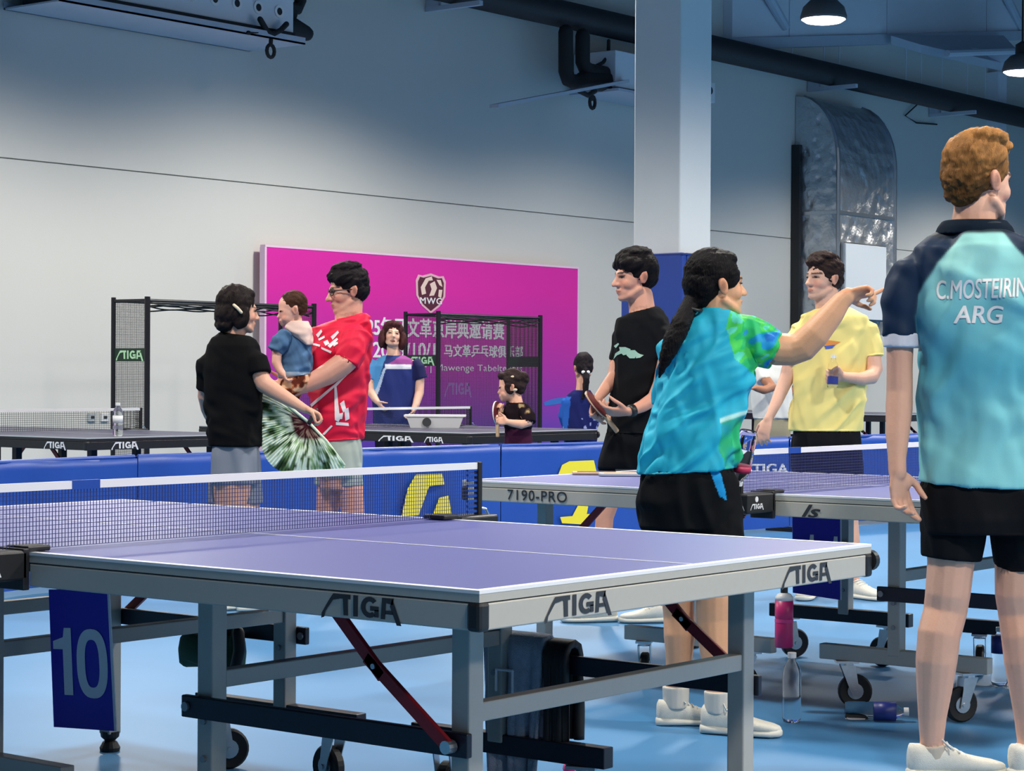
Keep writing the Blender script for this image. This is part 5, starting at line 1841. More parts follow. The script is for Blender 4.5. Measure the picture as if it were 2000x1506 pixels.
f.rings('shirt', [(618, 650, 712, 0, .060, -16), (626, 632, 720, 0, .078, -12), (640, 612, 724, 0, .10), (670, 604, 723, 0, .125), (720, 602, 720, 0, .138), (780, 606, 714, 0, .145), (830, 610, 708, 0, .145), (860, 612, 706, 0, .145, -6)])
f.tube('shirt', [(688, 652, -.04, 46), (694, 664, -.10, 62), (688, 688, -.14, 60), (676, 708, -.155, 56)], caps='flat')
f.tube('shirt', [(646, 655, .08, 46), (624, 680, .13, 54), (614, 705, .14, 50)], caps='flat')
sh = f.cloth('shirt', 'shirt', rgb(216, 24, 62), [(f.vec(1, -.55, 0), .009, 9, 6, 4), (f.vec(1, -.2, 0), .006, 13, 6, 14)], material='sheen')
ink = mat('white_ink', rgb(236, 222, 226), 0.6)
strips = [[(653, 752), (657, 752), (664, 818), (661, 824), (654, 820)], [(656, 824), (680, 826), (681, 832), (656, 830)], [(664, 788), (672, 782), (676, 800), (670, 806)], [(672, 800), (680, 796), (682, 818), (674, 822)], [(662, 808), (670, 806), (668, 818), (662, 818)],
          [(604, 792), (652, 752), (655, 755), (606, 798)], [(652, 752), (676, 730), (678, 733), (656, 756)], [(632, 668), (640, 664), (644, 672), (636, 676)], [(646, 658), (660, 646), (662, 650), (650, 664)],
          [(618, 654), (628, 644), (630, 648), (622, 660)], [(612, 670), (626, 674), (625, 678), (612, 674)], [(628, 678), (648, 686), (646, 690), (628, 682)], [(640, 676), (658, 660), (661, 664), (645, 680)], [(622, 662), (634, 656), (635, 660), (624, 666)], [(650, 672), (660, 668), (661, 672), (652, 677)], [(630, 848), (647, 830), (650, 832), (634, 850)]]
for p in strips:
    f.print_on(sh, [(p, [list(range(len(p)))])], ink, 'white_print', 0.003)
f.rings('shorts', [(850, 618, 702, 0, .13), (880, 616, 706, 0, .14), (920, 616, 707, 0, .14), (932, 618, 707, 0, .12)])
f.tube('shorts', [(644, 910, .03, 56), (640, 950, .03, 54)], caps='flat')
f.tube('shorts', [(680, 910, -.03, 56), (684, 950, -.03, 54)], caps='flat')
f.cloth('shorts', 'shorts', rgb(160, 168, 160), [(f.vec(.2, 1, 0), .006, 9, 5, 8)])
f.hair(h, SHORT + [((0, 0.060, 0.080), (0.064, 0.036, 0.032)), ((0.05, 0.01, 0.06), (0.040, 0.070, 0.045)), ((-0.05, 0.01, 0.06), (0.040, 0.070, 0.045)), ((0, -0.01, 0.115), (0.072, 0.085, 0.032))], (0.009, 0.006, 0.008), amp=0.006, freq=55, flow=(0.3, 0.7, -0.4))
gl = MB()
for sx in (-1, 1):
    gl.tube([h.at(sx * 0.034 + 0.022 * math.cos(a), 0.098 - 0.25 * abs(sx * 0.034 + 0.022 * math.cos(a)), 0.0 + 0.017 * math.sin(a)) - f.loc for a in [q * PI / 7 for q in range(15)]], 0.0026, 6)
    gl.tube([h.at(sx * 0.056, 0.084, 0.006) - f.loc, h.at(sx * 0.079, 0.04, 0.004) - f.loc, h.at(sx * 0.083, -0.02, 0.0) - f.loc], 0.0028, 6)
gl.tube([h.at(-0.012, 0.097, 0.006) - f.loc, h.at(0.012, 0.097, 0.006) - f.loc], 0.0026, 6)
gl.build('glasses', M['black'], f.root, True)
f.shoe(636, 1160, 0.03, -110)
f.shoe(692, 1160, -0.03, -90)

# ---------------------------------------------------------------- baby
f = Fig('person', 'baby in denim top and pale pink bib carried by the man in red', 10.82, (570,), rgb(226, 172, 152), 0.005)
f.root.location.z = 0.95
f.loc.z = 0.95
h = f.head(569, 605, -0.05, 0.170, -104, -10, child=True)
f.tube('skin', [(580, 645, -.04, 30), (577, 630, -.045, 28), (574, 615, -.04, 28)])
f.rings('skin', [(640, 562, 600, -.04, .035), (665, 553, 604, -.04, .05), (705, 552, 604, -.04, .06), (735, 554, 604, -.04, .065), (752, 560, 600, -.04, .05)])
f.tube('skin', [(556, 660, -.10, 24), (541, 690, -.12, 20), (540, 708, -.13, 19), (546, 722, -.14, 16), (552, 730, -.15, 14)])
f.hand(551, 728, -0.15, (0.5, 0.9, 0), (0.8, -0.4, 0.3), side=-1, scale=0.48, curls=(40, 45, 50, 50), thumb=20)
f.tube('skin', [(596, 660, .05, 22), (592, 690, .06, 18), (580, 705, .05, 15)])
f.hand(580, 705, 0.05, (-1, 0.5, 0), (0, 1, 0), side=1, scale=0.48)
f.tube('skin', [(582, 742, -.05, 40), (562, 758, -.09, 32), (550, 775, -.10, 24), (548, 795, -.10, 18)])
f.tube('skin', [(590, 742, 0, 38), (574, 762, .02, 30), (566, 785, .02, 22), (566, 800, .02, 18)])
f.body(flush=0.06)


def col_denim(P, u, v, C):
    n = vnoise(P * 40)[:, None]
    C[:] = np.array(rgb(74, 104, 138)) * (0.75 + 0.6 * n)
    C[v > 727] = np.array(rgb(150, 170, 190))


f.rings('top', [(634, 566, 600, -.04, .045), (645, 556, 604, -.04, .055), (670, 546, 607, -.04, .066), (705, 545, 607, -.04, .075), (735, 548, 606, -.04, .082, -8)])
f.tube('top', [(562, 652, -.09, 30), (548, 668, -.11, 33), (538, 686, -.12, 32)], caps='flat')
f.tube('top', [(596, 652, .03, 28), (596, 672, .05, 28), (593, 688, .06, 26)], caps='flat')
f.cloth('denim_top', 'top', col_denim, [(f.vec(1, -.4, 0), .006, 16, 4, 3), (f.vec(.5, 1, 0), .004, 20, 4, 9)], it=2)
f.rings('bib', [(627, 560, 602, -.045, .045), (640, 556, 610, -.05, .062), (652, 566, 611, -.05, .068), (664, 584, 611, -.05, .07), (674, 598, 609, -.05, .066)])
f.cloth('bib', 'bib', rgb(222, 192, 182), [(f.vec(1, .3, 0), .003, 18, 4, 3)], it=2)
f.rings('pants', [(728, 554, 606, -.04, .07), (745, 554, 606, -.04, .072), (758, 560, 600, -.04, .055)])
f.tube('pants', [(582, 742, -.05, 46), (562, 758, -.09, 39), (551, 772, -.10, 32)], caps='flat')
f.tube('pants', [(590, 742, 0, 44), (574, 762, .02, 36), (567, 780, .02, 30)], caps='flat')


def col_pants(P, u, v, C):
    n = vnoise(P * 45 + 5)
    C[:] = np.array(rgb(166, 92, 58))
    C[n > 0.56] = np.array(rgb(226, 178, 140))
    C[n < 0.36] = np.array(rgb(92, 40, 28))


f.cloth('pants', 'pants', col_pants, it=2)
f.hair(h, [((0, -0.024, 0.044), (0.081, 0.094, 0.086)), ((0, -0.055, 0.01), (0.070, 0.060, 0.062))], (0.055, 0.022, 0.013), amp=0.003, freq=70, flow=(0, -0.7, -0.5), vary=0.4)

# ---------------------------------------------------------------- woman in black, back to us
f = Fig('person', 'dark-haired woman in a black t-shirt and grey shorts facing the baby', 10.6, (458,), rgb(214, 160, 136), 0.006)
h = f.head(466, 606, 0.0, 0.218, 62, -4)
f.tube('skin', [(456, 672, 0, 54), (457, 652, 0, 44), (459, 628, 0, 44)])
f.rings('skin', [(660, 432, 482, 0, .045), (690, 412, 500, 0, .08), (760, 408, 504, 0, .095), (860, 416, 502, 0, .11), (930, 414, 502, 0, .12), (1000, 420, 500, 0, .10)])
f.tube('skin', [(497, 708, -.035, 28), (506, 732, -.05, 37), (516, 750, -.06, 36), (540, 766, -.08, 31), (568, 783, -.10, 25), (592, 797, -.12, 18), (598, 800, -.12, 17)])
f.hand(596, 799, -0.12, (1, 0.5, 0), (-0.3, 0.7, -0.3), side=-1, scale=0.88, curls=(55, 60, 62, 62), thumb=50)
f.tube('skin', [(412, 715, .02, 28), (404, 748, .04, 35), (401, 775, .06, 30), (403, 800, .10, 22), (408, 815, .13, 18)])
f.hand(406, 810, 0.12, (0.5, 0.8, 0.5), (0.8, -0.2, 0), side=1, scale=0.88)
f.tube('skin', [(432, 960, .02, 56), (432, 1000, .02, 46), (430, 1060, .02, 40), (430, 1110, .02, 36), (430, 1160, .02, 24), (430, 1182, .02, 22)])
f.tube('skin', [(482, 960, 0, 56), (484, 1000, 0, 46), (486, 1060, 0, 40), (486, 1110, 0, 36), (486, 1160, 0, 24), (486, 1182, 0, 22)])
f.body()
f.rings('shirt', [(652, 430, 488, 0, .06, 8), (660, 418, 498, 0, .075, 5), (675, 406, 506, 0, .095), (705, 400, 511, 0, .11), (760, 398, 512, 0, .118), (820, 404, 510, 0, .125), (872, 411, 509, 0, .13)])
f.tube('shirt', [(482, 692, -.02, 36), (499, 706, -.04, 48), (504, 731, -.055, 46)], caps='flat')
f.tube('shirt', [(426, 694, .01, 36), (407, 712, .02, 45), (402, 762, .05, 40)], caps='flat')
f.cloth('shirt', 'shirt', rgb(15, 15, 17), [(f.vec(.3, 1, 0), .007, 8, 5, 4), (f.vec(1, .5, 0), .005, 10, 5, 14)])
f.rings('shorts', [(862, 418, 502, 0, .118), (890, 412, 507, 0, .125), (930, 410, 508, 0, .13), (945, 411, 507, 0, .12)])
f.tube('shorts', [(434, 930, .02, 56), (433, 985, .02, 54)], caps='flat')
f.tube('shorts', [(482, 930, 0, 56), (484, 985, 0, 54)], caps='flat')
f.cloth('shorts', 'shorts', rgb(124, 130, 142), [(f.vec(.2, 1, 0), .006, 9, 5, 8)])
f.hair(h, [((0, -0.022, 0.042), (0.088, 0.104, 0.094)), ((0, -0.060, -0.02), (0.082, 0.068, 0.09)), ((0.066, -0.012, -0.03), (0.026, 0.050, 0.072)), ((-0.066, -0.012, -0.03), (0.026, 0.050, 0.072)), ((0, -0.075, -0.085), (0.066, 0.045, 0.035)), ((0, 0.032, 0.084), (0.062, 0.050, 0.036))],
       (0.014, 0.009, 0.009), amp=0.004, freq=70, flow=(0, -0.4, -0.9), vary=0.4)
cl = MB().tube([f.J(457, 596, -.095) - f.loc, f.J(464, 602, -.100) - f.loc, f.J(471, 610, -.095) - f.loc], 0.008, 8, 'round')
cl.build('hair_clip', mat('cream_clip', rgb(220, 200, 170), 0.4), f.root, True)
f.shoe(430, 1182, 0.02, 60, 0.25)
f.shoe(486, 1182, 0, 70, 0.25)

# round pleated fan cloth in her hand
fc = pix(604, 826, 10.64)
fan = empty('pleated_fan', fc - ZUP * 0.25, 'green and white pleated round fan with a dark middle held by the woman in black', 'fan')
fo = Vector(fan.location)
fz = (FWH * -0.94 + RTH * 0.2 + ZUP * 0.25).normalized()
fx = RTH - fz * RTH.dot(fz)
fx.normalize()
fy = fz.cross(fx)
mb_ = MB()
NA, NR = 96, 14
A0, A1 = math.radians(146), math.radians(312)
vs, cols = [], []
for i in range(NA + 1):
    a = A0 + (A1 - A0) * i / NA
    pl = 0.005 if i % 2 else -0.005
    edge = 0.262 + 0.012 * math.sin(5 * a) + (0.02 if math.degrees(a) < 170 else 0)
    for k in range(NR + 1):
        r = 0.008 + edge * k / NR
        p = fc - fo + (fx * math.cos(a) - fy * -math.sin(a)) * r + fz * (pl * k / NR + 0.05 * math.sin(PI * k / NR) - 0.02)
        vs.append(p)
        n = float(vnoise(np.array([[r * 26, a * 14, 1.0]]))[0])
        n2 = float(vnoise(np.array([[r * 60 + 7, a * 16, 5.0]]))[0])
        c = np.array(rgb(228, 238, 220))
        if n > 0.70 and k > 4:
            c = np.array(rgb(86, 112, 70))
        elif n2 > 0.68:
            c = np.array(rgb(150, 178, 132))
        if n > 0.78 and n2 > 0.45 and k > 4:
            c = np.array(rgb(44, 62, 40))
        if k <= 4:
            c = np.array(rgb(66, 22, 34)) if (n2 < 0.62 or k < 2) else np.array(rgb(150, 130, 120))
        cols.append(c)
fs = []
for i in range(NA):
    for k in range(NR):
        e = i * (NR + 1) + k
        fs.append((e, e + 1, e + NR + 2, e + NR + 1))
mb_.add(vs, fs)
me = mb_.mesh('fan_cloth')
paint(me, np.array(cols))
me.materials.append(M['cloth'])
o = bpy.data.objects.new('fan_cloth', me)
COL.objects.link(o)
o.parent = fan
sm = o.modifiers.new('thick', 'SOLIDIFY')
sm.thickness = 0.002
hd = MB()
hd.tube([fc - fo + fz * 0.01, fc - fo + fz * 0.02 + (fx * 0.03 + fy * 0.06)], 0.012, 10, 'round')
hd.build('handle', M['black'], fan, True)
for aa in (A0, A1):
    q = fx * math.cos(aa) + fy * math.sin(aa)
    MB().tube([fc - fo + fz * 0.0, fc - fo + q * 0.13 + fz * 0.03, fc - fo + q * 0.27 - fz * 0.01], [0.008, 0.007, 0.006], 8, 'round').build('end_stick', mat('pale_stick', rgb(196, 214, 190), 0.5), fan, True)

# ---------------------------------------------------------------- laughing woman before the backdrop
f = Fig('person', 'laughing woman with bobbed hair in a navy and blue shirt by the backdrop', 19.3, (767,), rgb(226, 178, 156), 0.008)
h = f.head(767, 655, 0.0, 0.225, 172, 12, 6, mouth=0.016)
f.tube('skin', [(770, 708, 0, 32), (769, 692, 0, 27), (768, 675, .01, 26)])
f.rings('skin', [(700, 752, 788, 0, .045), (715, 732, 808, 0, .08), (760, 736, 802, 0, .09), (830, 738, 800, 0, .10), (870, 738, 800, 0, .10), (890, 744, 796, 0, .09)])
f.tube('skin', [(732, 712, 0, 22), (722, 742, -.02, 19), (724, 765, -.06, 18), (733, 780, -.12, 14), (738, 786, -.14, 11)])
f.hand(737, 785, -.14, (0.6, 0.7, -0.3), (0.8, -0.4, 0.3), side=1, scale=0.9, curls=(30, 35, 40, 45))
f.tube('skin', [(808, 712, 0, 22), (820, 742, 0, 19), (819, 768, -.03, 18), (812, 792, -.10, 14), (808, 800, -.12, 11)])
f.hand(809, 798, -.12, (-0.4, 1, -0.2), (-0.8, 0, -0.3), side=-1, scale=0.9)
for x in (752, 784):
    f.tube('skin', [(x, 875, 0, 30), (x, 920, 0, 24), (x, 970, 0, 16), (x, 980, 0, 15)])
f.body()


def col_navy(P, u, v, C):
    C[:] = np.array(rgb(34, 48, 112))
    C[(u < pw(v, [690, 735, 800], [756, 742, 722])) & (v < 790)] = np.array(rgb(84, 150, 205))
    C[inside(u, v, [(756, 712), (788, 692), (806, 700), (806, 714)])] = np.array(rgb(146, 66, 140))
    C[inside(u, v, [(730, 770), (748, 722), (756, 714), (752, 726), (736, 775)])] = np.array(rgb(180, 200, 228))
    C[(np.abs(u - 778) < 26) & (np.abs(v - 716) < 4.2)] = np.array(rgb(220, 222, 232))
    C[(u > 806) & (v < 742)] = np.array(rgb(28, 30, 78))


f.rings('shirt', [(694, 750, 790, 0, .055), (701, 736, 804, 0, .08), (715, 724, 815, 0, .10), (750, 724, 812, 0, .108), (800, 729, 805, 0, .112), (845, 730, 806, 0, .118)])
f.tube('shirt', [(734, 706, 0, 26), (726, 718, -.01, 28), (721, 740, -.02, 27)], caps='flat')
f.tube('shirt', [(806, 706, 0, 26), (815, 718, 0, 28), (821, 740, 0, 27)], caps='flat')
f.cloth('shirt', 'shirt', col_navy, [(f.vec(.3, 1, 0), .006, 8, 5, 4)], it=3, voxel=0.007, material='sheen')
f.rings('shorts', [(838, 732, 804, 0, .11), (870, 732, 804, 0, .115), (885, 734, 804, 0, .105)])
f.tube('shorts', [(750, 878, 0, 36), (750, 925, 0, 34)], caps='flat')
f.tube('shorts', [(786, 878, 0, 36), (786, 925, 0, 34)], caps='flat')
f.cloth('shorts', 'shorts', rgb(24, 26, 44))
f.hair(h, [((0, -0.026, 0.048), (0.104, 0.104, 0.098)), ((0, -0.06, -0.03), (0.115, 0.070, 0.11)), ((0.094, 0.0, -0.045), (0.036, 0.056, 0.09)), ((-0.094, 0.0, -0.045), (0.036, 0.056, 0.09)), ((0, 0.052, 0.088), (0.06, 0.040, 0.034))], (0.060, 0.018, 0.020), amp=0.005, freq=50, flow=(0, 0, 1), vary=0.4)
f.shoe(752, 980, 0, 170, 0.25)
f.shoe(784, 980, 0, 190, 0.25)

# ---------------------------------------------------------------- child in a dark patterned top
f = Fig('person', 'child in a dark patterned top holding a bat at the black table', 14.5, (1012,), rgb(220, 166, 140), 0.007)
h = f.head(997, 755, 0.0, 0.205, -86, -8, child=True)
f.tube('skin', [(1010, 800, 0, 30), (1008, 785, 0, 26), (1004, 768, .01, 26)])
f.rings('skin', [(790, 992, 1028, 0, .04), (805, 988, 1034, 0, .06), (840, 990, 1032, 0, .07), (880, 988, 1032, 0, .08), (910, 990, 1030, 0, .08)])
f.tube('skin', [(1024, 805, -.08, 22), (1032, 826, -.12, 20), (1018, 829, -.15, 18), (998, 826, -.18, 14), (990, 824, -.19, 11)])
f.hand(992, 824, -.19, (-1, -0.1, 0), (0, -0.4, -0.9), side=1, scale=0.7, curls=(50, 50, 55, 55))
f.tube('skin', [(996, 805, .07, 22), (986, 828, .05, 19), (978, 820, 0, 16), (974, 812, -.04, 11)])
f.hand(975, 813, -.04, (-0.3, -1, -0.3), (0.8, 0, -0.3), side=1, scale=0.7, curls=(50, 50, 55, 55))
for x, dz in ((1002, .04), (1022, -.04)):
    f.tube('skin', [(x, 890, dz, 30), (x, 960, dz, 22), (x, 1030, dz, 15), (x, 1060, dz, 15)])
f.body()


def col_pat(P, u, v, C):
    n = vnoise(P * 28 + 3)
    C[:] = np.array(rgb(26, 18, 24))
    C[n > 0.70] = np.array(rgb(150, 132, 96))
    C[(n > 0.64) & (n <= 0.70)] = np.array(rgb(82, 58, 50))


f.rings('top', [(786, 994, 1026, 0, .045), (793, 986, 1034, 0, .06), (806, 984, 1040, 0, .075), (835, 986, 1038, 0, .08), (838, 986, 1038, 0, .08)])
f.tube('top', [(1024, 798, -.06, 24), (1034, 814, -.10, 27), (1036, 826, -.12, 25)], caps='flat')
f.tube('top', [(998, 798, .05, 24), (990, 812, .06, 25), (987, 824, .055, 23)], caps='flat')
f.cloth('top', 'top', col_pat, [(f.vec(.3, 1, 0), .005, 10, 5, 4)], it=3)
f.rings('shorts', [(832, 986, 1038, 0, .075), (860, 985, 1040, 0, .085), (885, 984, 1042, 0, .09)])
f.tube('shorts', [(1000, 878, .03, 32), (1000, 925, .04, 30)], caps='flat')
f.tube('shorts', [(1024, 878, -.03, 32), (1024, 925, -.04, 30)], caps='flat')
f.cloth('shorts', 'shorts', rgb(62, 26, 50))
f.hair(h, [((0, -0.022, 0.044), (0.083, 0.099, 0.092)), ((0, -0.062, 0.0), (0.07, 0.06, 0.07)), ((0, -0.105, 0.05), (0.05, 0.045, 0.05)), ((0.06, 0.0, 0.0), (0.022, 0.04, 0.06)), ((-0.06, 0.0, 0.0), (0.022, 0.04, 0.06)), ((0, 0.05, 0.088), (0.058, 0.038, 0.03))], (0.026, 0.014, 0.014), amp=0.005, freq=50, flow=(0, -0.7, -0.4), vary=0.4)
for c in ((0.05, 0.02, 0.085), (-0.066, -0.03, 0.07), (-0.074, -0.035, -0.03)):
    mm = MB()
    h.ell(mm, c, (0.018, 0.02, 0.012), seg=10, rings=8)
    oo = mm.build('hair_clip', mat('clip_cream', rgb(214, 190, 160), 0.4), None, True)
    oo.data.transform(Matrix.Translation(-f.loc))
    oo.parent = f.root
f.shoe(1002, 1055, 0.04, -90, 0.2)
f.shoe(1022, 1055, -0.04, -90, 0.2)
bc = f.J(970, 806, -0.07)
bt = empty('table_tennis_bat', bc - ZUP * 0.09, 'bat with pale edge held upright by the child in the patterned top', 'bat')
bo = Vector(bt.location)
bd_, bn_ = f.vec(0.05, 1, 0).normalized(), f.vec(1, 0, -0.35)
bn_ = (bn_ - bd_ * bn_.dot(bd_)).normalized()
bl_ = bd_.cross(bn_)
blade(1.0, -0.004, 0.004).build('blade', M['whiteplastic'], bt)
blade(0.98, 0.0042, 0.008).build('rubber', M['redrubber'], bt)
blade(0.98, -0.008, -0.0042).build('rubber', M['redrubber'], bt)
MB().obox(bc - bo + bd_ * 0.115, bd_ * 0.05, bl_ * 0.014, bn_ * 0.010, 0.006).build('handle', M['wood'], bt)

# ---------------------------------------------------------------- girl in navy jacket, back to us
f = Fig('person', 'dark-haired girl in a navy jacket with her back turned, left of the padding', 16.6, (1134,), rgb(216, 164, 140), 0.008)
h = f.head(1139, 718, 0.0, 0.205, -12, -10)
f.tube('skin', [(1136, 775, 0, 28), (1137, 757, 0, 24), (1138, 740, .01, 24)])
f.rings('skin', [(768, 1120, 1152, 0, .04), (785, 1108, 1160, 0, .07), (830, 1110, 1158, 0, .08), (890, 1108, 1160, 0, .09), (910, 1112, 1156, 0, .08)])
f.tube('skin', [(1110, 785, .02, 22), (1104, 815, .06, 19), (1112, 838, .12, 14), (1122, 842, .16, 11)])
f.hand(1120, 842, .15, (1, 0, 0.4), (0, -1, 0), side=1, scale=0.75)
f.tube('skin', [(1156, 785, .02, 22), (1162, 815, .06, 19), (1156, 838, .12, 14), (1148, 842, .16, 11)])
f.hand(1150, 842, .15, (-1, 0, 0.4), (0, -1, 0), side=-1, scale=0.75)
for x in (1124, 1146):
    f.tube('skin', [(x, 895, 0, 28), (x, 950, 0, 22), (x, 1005, 0, 16), (x, 1018, 0, 16)])
f.body()


def col_jacket(P, u, v, C):
    C[:] = np.array(rgb(28, 36, 92))
    C[(u < pw(v, [770, 850], [1116, 1106])) & (v > 775)] = np.array(rgb(42, 92, 180))
    n = vnoise(P * 30 + 2)
    C[(v > 812) & (v < 850) & (n > 0.72)] = np.array(rgb(150, 160, 215))


f.rings('jacket', [(762, 1120, 1154, 0, .05), (770, 1110, 1160, 0, .07), (788, 1101, 1166, 0, .09), (820, 1100, 1166, 0, .10), (855, 1102, 1166, 0, .105), (866, 1104, 1164, 0, .105)])
f.tube('jacket', [(1112, 782, .01, 26), (1104, 812, .05, 26), (1110, 834, .11, 22)], caps='flat')
f.tube('jacket', [(1156, 782, .01, 26), (1163, 812, .05, 26), (1157, 834, .11, 22)], caps='flat')
f.cloth('jacket', 'jacket', col_jacket, [(f.vec(.3, 1, 0), .007, 9, 5, 4)], it=3)
f.rings('shorts', [(858, 1108, 1160, 0, .095), (900, 1106, 1162, 0, .10), (915, 1108, 1162, 0, .09)])
f.tube('shorts', [(1122, 905, 0, 34), (1122, 950, 0, 32)], caps='flat')
f.tube('shorts', [(1148, 905, 0, 34), (1148, 950, 0, 32)], caps='flat')
f.cloth('shorts', 'shorts', rgb(24, 26, 50))
f.hair(h, [((0, -0.022, 0.044), (0.084, 0.100, 0.092)), ((0, -0.055, -0.005), (0.076, 0.062, 0.075)), ((0, 0.04, 0.05), (0.078, 0.06, 0.06))], (0.014, 0.011, 0.014), amp=0.004, freq=60, flow=(0, -0.6, -0.6),
       tubes=[[(f.J(1144, 725, -.10), .024), (f.J(1145, 740, -.13), .026), (f.J(1144, 760, -.13), .024), (f.J(1138, 778, -.11), .012)]])
ht = MB().tube([f.J(1139, 727, -.115) - f.loc, f.J(1149, 727, -.115) - f.loc], 0.014, 8, 'round')
ht.build('hair_tie', M['whiteplastic'], f.root, True)
f.shoe(1124, 1016, 0, 10, 0.22)
f.shoe(1146, 1016, 0, -10, 0.22)
# ================================================================ small things
def bottle(name, base, axis, h, r, label, band, cap='whiteplastic', liquid=False, bandz=(0.42, 0.68)):
    base, ax = Vector(base), Vector(axis).normalized()
    t = empty(name, base, label, 'bottle')
    pr = [(r * 0.3, 0.004), (r * 0.85, 0.0), (r, 0.012), (r, h * 0.30), (r * 0.93, h * 0.34), (r, h * 0.38), (r, h * 0.70), (r * 0.82, h * 0.80), (r * 0.42, h * 0.89), (r * 0.40, h * 0.93)]
    MB().lathe((0, 0, 0), ax, pr, 22).build('bottle_body', M['clear'], t, True)
    MB().lathe(ax * h * 0.92, ax, [(r * 0.46, 0), (r * 0.47, 0.002), (r * 0.47, h * 0.075), (r * 0.42, h * 0.08)], 18).build('cap', M[cap], t)
    if band:
        o = MB().lathe((0, 0, 0), ax, [(r * 1.012, h * bandz[0]), (r * 1.012, h * bandz[1])], 22).build('label_band', M[band], t, True)
    return t


q = pixz(1546, 1410, 0.0)
bottle('water_bottle', (q.x, q.y, 0.001), (0, 0, 1), 0.235, 0.032, 'empty clear bottle with white cap standing on the floor by the near table leg', None)
q = pixz(1650, 1388, 0.033)
ax = RTH * 0.97 - FWH * 0.12
b_ = bottle('water_bottle', (q.x, q.y, 0.034), ax, 0.215, 0.032, 'bottle with dark blue label lying on the floor under the second table', 'labelblue', bandz=(0.45, 0.80))
q = pixz(1952, 1338, 0.0)
bottle('water_bottle', (q.x, q.y, 0.001), (0, 0, 1), 0.22, 0.032, 'clear bottle with blue label on the floor between the teal man’s legs', 'labelblue', bandz=(0.55, 0.85))
bottle('water_bottle', (6.12, 7.98, TH + 0.002), (0, 0, 1), 0.215, 0.033, 'clear bottle standing on the corner of the black table at far left', 'whiteplastic', bandz=(0.40, 0.62))
# bottle held upside down at the hip of the woman in cyan
p1, p0 = pix(1441, 948, 7.26), pix(1462, 842, 7.22)
bottle('water_bottle', p0, (p1 - p0), (p1 - p0).length, 0.033, 'clear bottle with red label held cap down at the hip of the woman in cyan', 'labelred', bandz=(0.62, 0.74))
# pink flask on the floor beam of the second table
q = pixz(1531, 1264, 0.2245)
t = empty('drink_flask', (q.x, q.y, 0.2235), 'pink metal flask with white top standing on the silver beam of the second table', 'bottle')
MB().lathe((0, 0, 0), (0, 0, 1), [(0.028, 0), (0.032, 0.004), (0.032, 0.085), (0.030, 0.09), (0.030, 0.10), (0.032, 0.105), (0.032, 0.165)], 24).build('flask_body', M['pink'], t, True)
MB().lathe((0, 0, 0.165), (0, 0, 1), [(0.032, 0), (0.031, 0.012), (0.024, 0.022), (0.014, 0.026)], 22).build('collar', M['whiteplastic'], t, True)
MB().lathe((0, 0, 0.19), (0, 0, 1), [(0.013, 0), (0.013, 0.02), (0.009, 0.03)], 16).build('spout', M['black'], t)
MB().lathe((0, 0, 0), (0, 0, 1), [(0.0325, 0.088), (0.0325, 0.10)], 24).build('ring', M['pinkhot'], t)

# white tub on the black table before the backdrop
t = empty('white_tub', (9.44, 8.12, TH + 0.0015), 'white plastic tub on the black table before the backdrop', 'tub')
ex, ey = RTH, FWH
m = MB()
def rr_(w, d, z):
    return [ex * (sx * w) + ey * (sy * d) + ZUP * z for sx, sy in ((-1, -1), (1, -1), (1, 1), (-1, 1))]
m.loft([rr_(.185, .11, 0), rr_(.215, .13, .085), rr_(.235, .14, .087), rr_(.235, .14, .100), rr_(.210, .125, .100), rr_(.18, .10, .01)])
m.build('tub_body', M['whiteplastic'], t)
m = MB()
c_ = -ey * 0.132 - ex * 0.06 + ZUP * 0.045
m.lathe(c_, -ey, [(0.012, 0.0), (0.034, 0.0), (0.034, 0.004), (0.012, 0.004)], 20)
m.build('round_mark', M['print'], t)

# flat cases on the far end of the second table
for k, (u, v, w_, d_, h_, mm, lb) in enumerate(((1165, 927, 0.20, 0.10, 0.010, 'wood', 'flat brown case lying on the second table beside the cyan shirt'), (1215, 930, 0.19, 0.10, 0.012, 'labelgrey', 'flat pale case lying on the second table against the cyan shirt'))):
    q = pixz(u, v, TH)
    o = MB().obox((0, 0, h_ / 2 + 0.0015), RTH * (w_ / 2), FWH * (d_ / 2), (0, 0, h_ / 2), 0.003).build('flat_case', M[mm], loc=(q.x, q.y, TH))
    tag(o, lb, 'case')
    MB().obox((0, 0, h_ + 0.002), RTH * (w_ / 2 - 0.02), FWH * (d_ / 2 - 0.02), (0, 0, 0.001)).build('case_panel', M['redrubber'] if k == 0 else M['wood'], o)


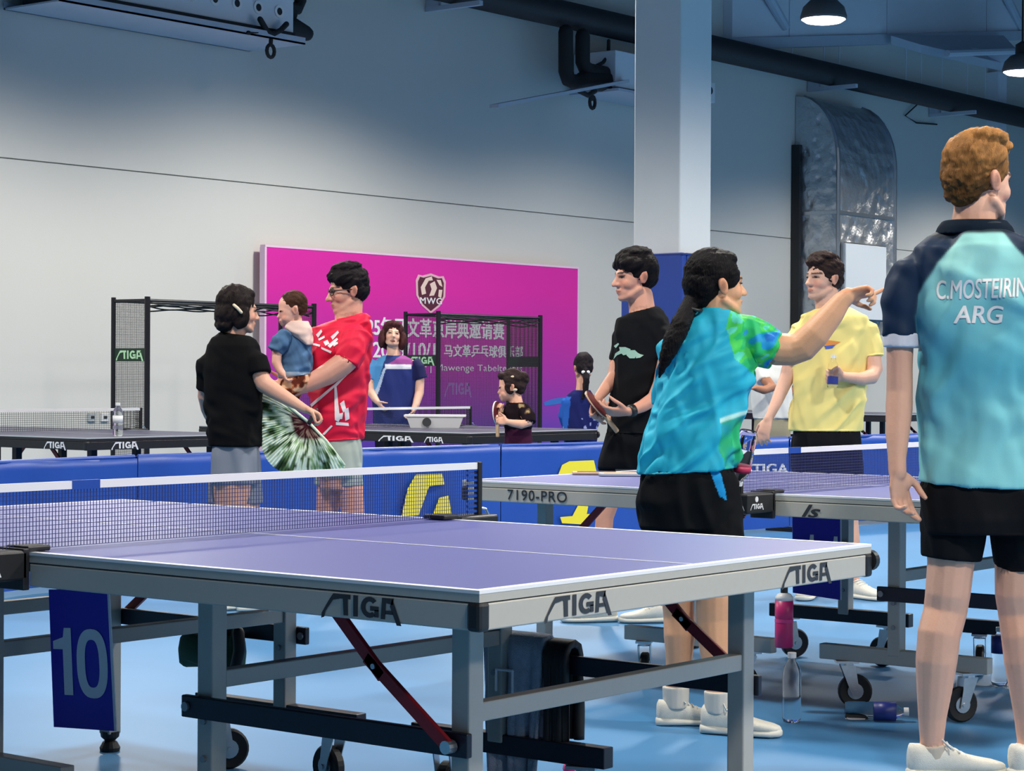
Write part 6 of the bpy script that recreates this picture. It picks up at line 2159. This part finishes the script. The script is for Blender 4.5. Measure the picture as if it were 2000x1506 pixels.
# towel hung over the rail of the near table
def drape(name, xr, y0, y1, ztop, zf, zb, material, amp, seed, thick=0.012, out=0.03, curve=0.0):
    """cloth folded over a rail that runs along y at x = xr"""
    m = MB()
    NU, NV = 34, 40
    vs = []
    for i in range(NU + 1):
        s = i / NU
        y = y0 + (y1 - y0) * s
        for k in range(NV + 1):
            r = k / NV
            Lf, Lb = ztop - zf, ztop - zb
            d = r * (Lf + Lb) - Lf
            fold = amp * (math.sin(15 * s + seed) + 0.5 * math.sin(33 * s + 2 * seed + 3 * r))
            narrow = 1 - curve * max(0.0, -d / Lf) ** 2
            yy = (y0 + y1) / 2 + (y - (y0 + y1) / 2) * narrow
            if d < -0.03:
                x, z = xr - out - fold * min(1, -d * 6), ztop + d + 0.03 * 0
            elif d > 0.03:
                x, z = xr + out + fold * min(1, d * 6), ztop - d
            else:
                a = (d / 0.03) * PI / 2
                x, z = xr + out * math.sin(a), ztop - 0.03 * (1 - math.cos(a) * 1.0) * 0.4 + 0.0
                z = ztop + 0.012 * math.cos(a) - 0.03 * abs(d / 0.03) ** 2
            vs.append((x, yy, z))
    fs = []
    for i in range(NU):
        for k in range(NV):
            e = i * (NV + 1) + k
            fs.append((e, e + 1, e + NV + 2, e + NV + 1))
    m.add(vs, fs)
    o = m.build(name, material, None, True)
    sd = o.modifiers.new('thick', 'SOLIDIFY')
    sd.thickness = thick
    sd.offset = 0
    return o


xr = 1.321
tw = drape('towel', xr, 0.835, 1.03, 0.475, 0.06, 0.16, M['towel'], 0.012, 1.2, curve=0.22)
tag(tw, 'grey blue towel hanging over the rail under the near table', 'towel')
m = MB()
q0 = Vector((xr - 0.062, 0.965, 0.395))
for a_, b_ in (((0, 0, -0.055), (0, 0, 0.0)), ((0, 0, 0.0), (0, -0.055, 0.0)), ((0, -0.055, 0.0), (0, -0.055, -0.055))):
    m.tube([q0 + Vector(a_), q0 + Vector(b_)], 0.0035, 6, 'round')
m.build('stitched_mark', M['printwhite'], tw)
bk2 = drape('black_cloth', xr, 0.755, 0.825, 0.462, 0.20, 0.22, M['rubber'], 0.008, 3.0, thick=0.02, out=0.034)
tag(bk2, 'black cloth hanging beside the grey towel under the near table', 'cloth')
# pink items on the floor by the beam end
q = pixz(1128, 1498, 0.03)
o = MB()
o.ell((0, 0, 0.03), (0.055, 0.035, 0.03))
o = o.build('pink_pouch', M['pinkhot'], loc=(q.x, q.y, 0.0), smooth=True)
tag(o, 'small pink pouch on the floor beyond the grey towel', 'pouch')
MB().tube([(-0.05, 0, 0.045), (0, 0, 0.064), (0.05, 0, 0.045)], 0.006, 8, 'round').build('zip', M['black'], o, True)
# dark green bag hung from the far rail of the near table
gb = empty('cloth_bag', (1.321, 2.05, 0), 'dark green cloth bag hanging from a rail under the near table', 'bag')
m = MB()
rg = []
for z, hy, hx in ((0.395, 0.12, 0.02), (0.38, 0.125, 0.035), (0.35, 0.125, 0.045), (0.315, 0.12, 0.045), (0.305, 0.11, 0.03)):
    rg.append([(-0.05 + hx * math.copysign(abs(math.cos(a)) ** 0.6, math.cos(a)), hy * math.copysign(abs(math.sin(a)) ** 0.6, math.sin(a)), z + 0.012 * math.sin(3 * a)) for a in [2 * PI * k / 20 for k in range(20)]])
m.loft(rg)
m.build('bag_body', M['green'], gb, True)
for yy in (-0.07, 0.07):
    MB().tube([(-0.07, yy - 0.03, 0.38), (-0.04, yy - 0.02, 0.44), (0.0, yy, 0.452), (0.03, yy, 0.42), (-0.02, yy + 0.02, 0.38)], 0.008, 8, 'round').build('strap', M['green'], gb, True)
MB().tube([(-0.09, -0.15, 0.42), (-0.09, -0.155, 0.37), (-0.09, -0.14, 0.315)], 0.018, 8, 'round').build('strap', M['rubber'], gb, True)
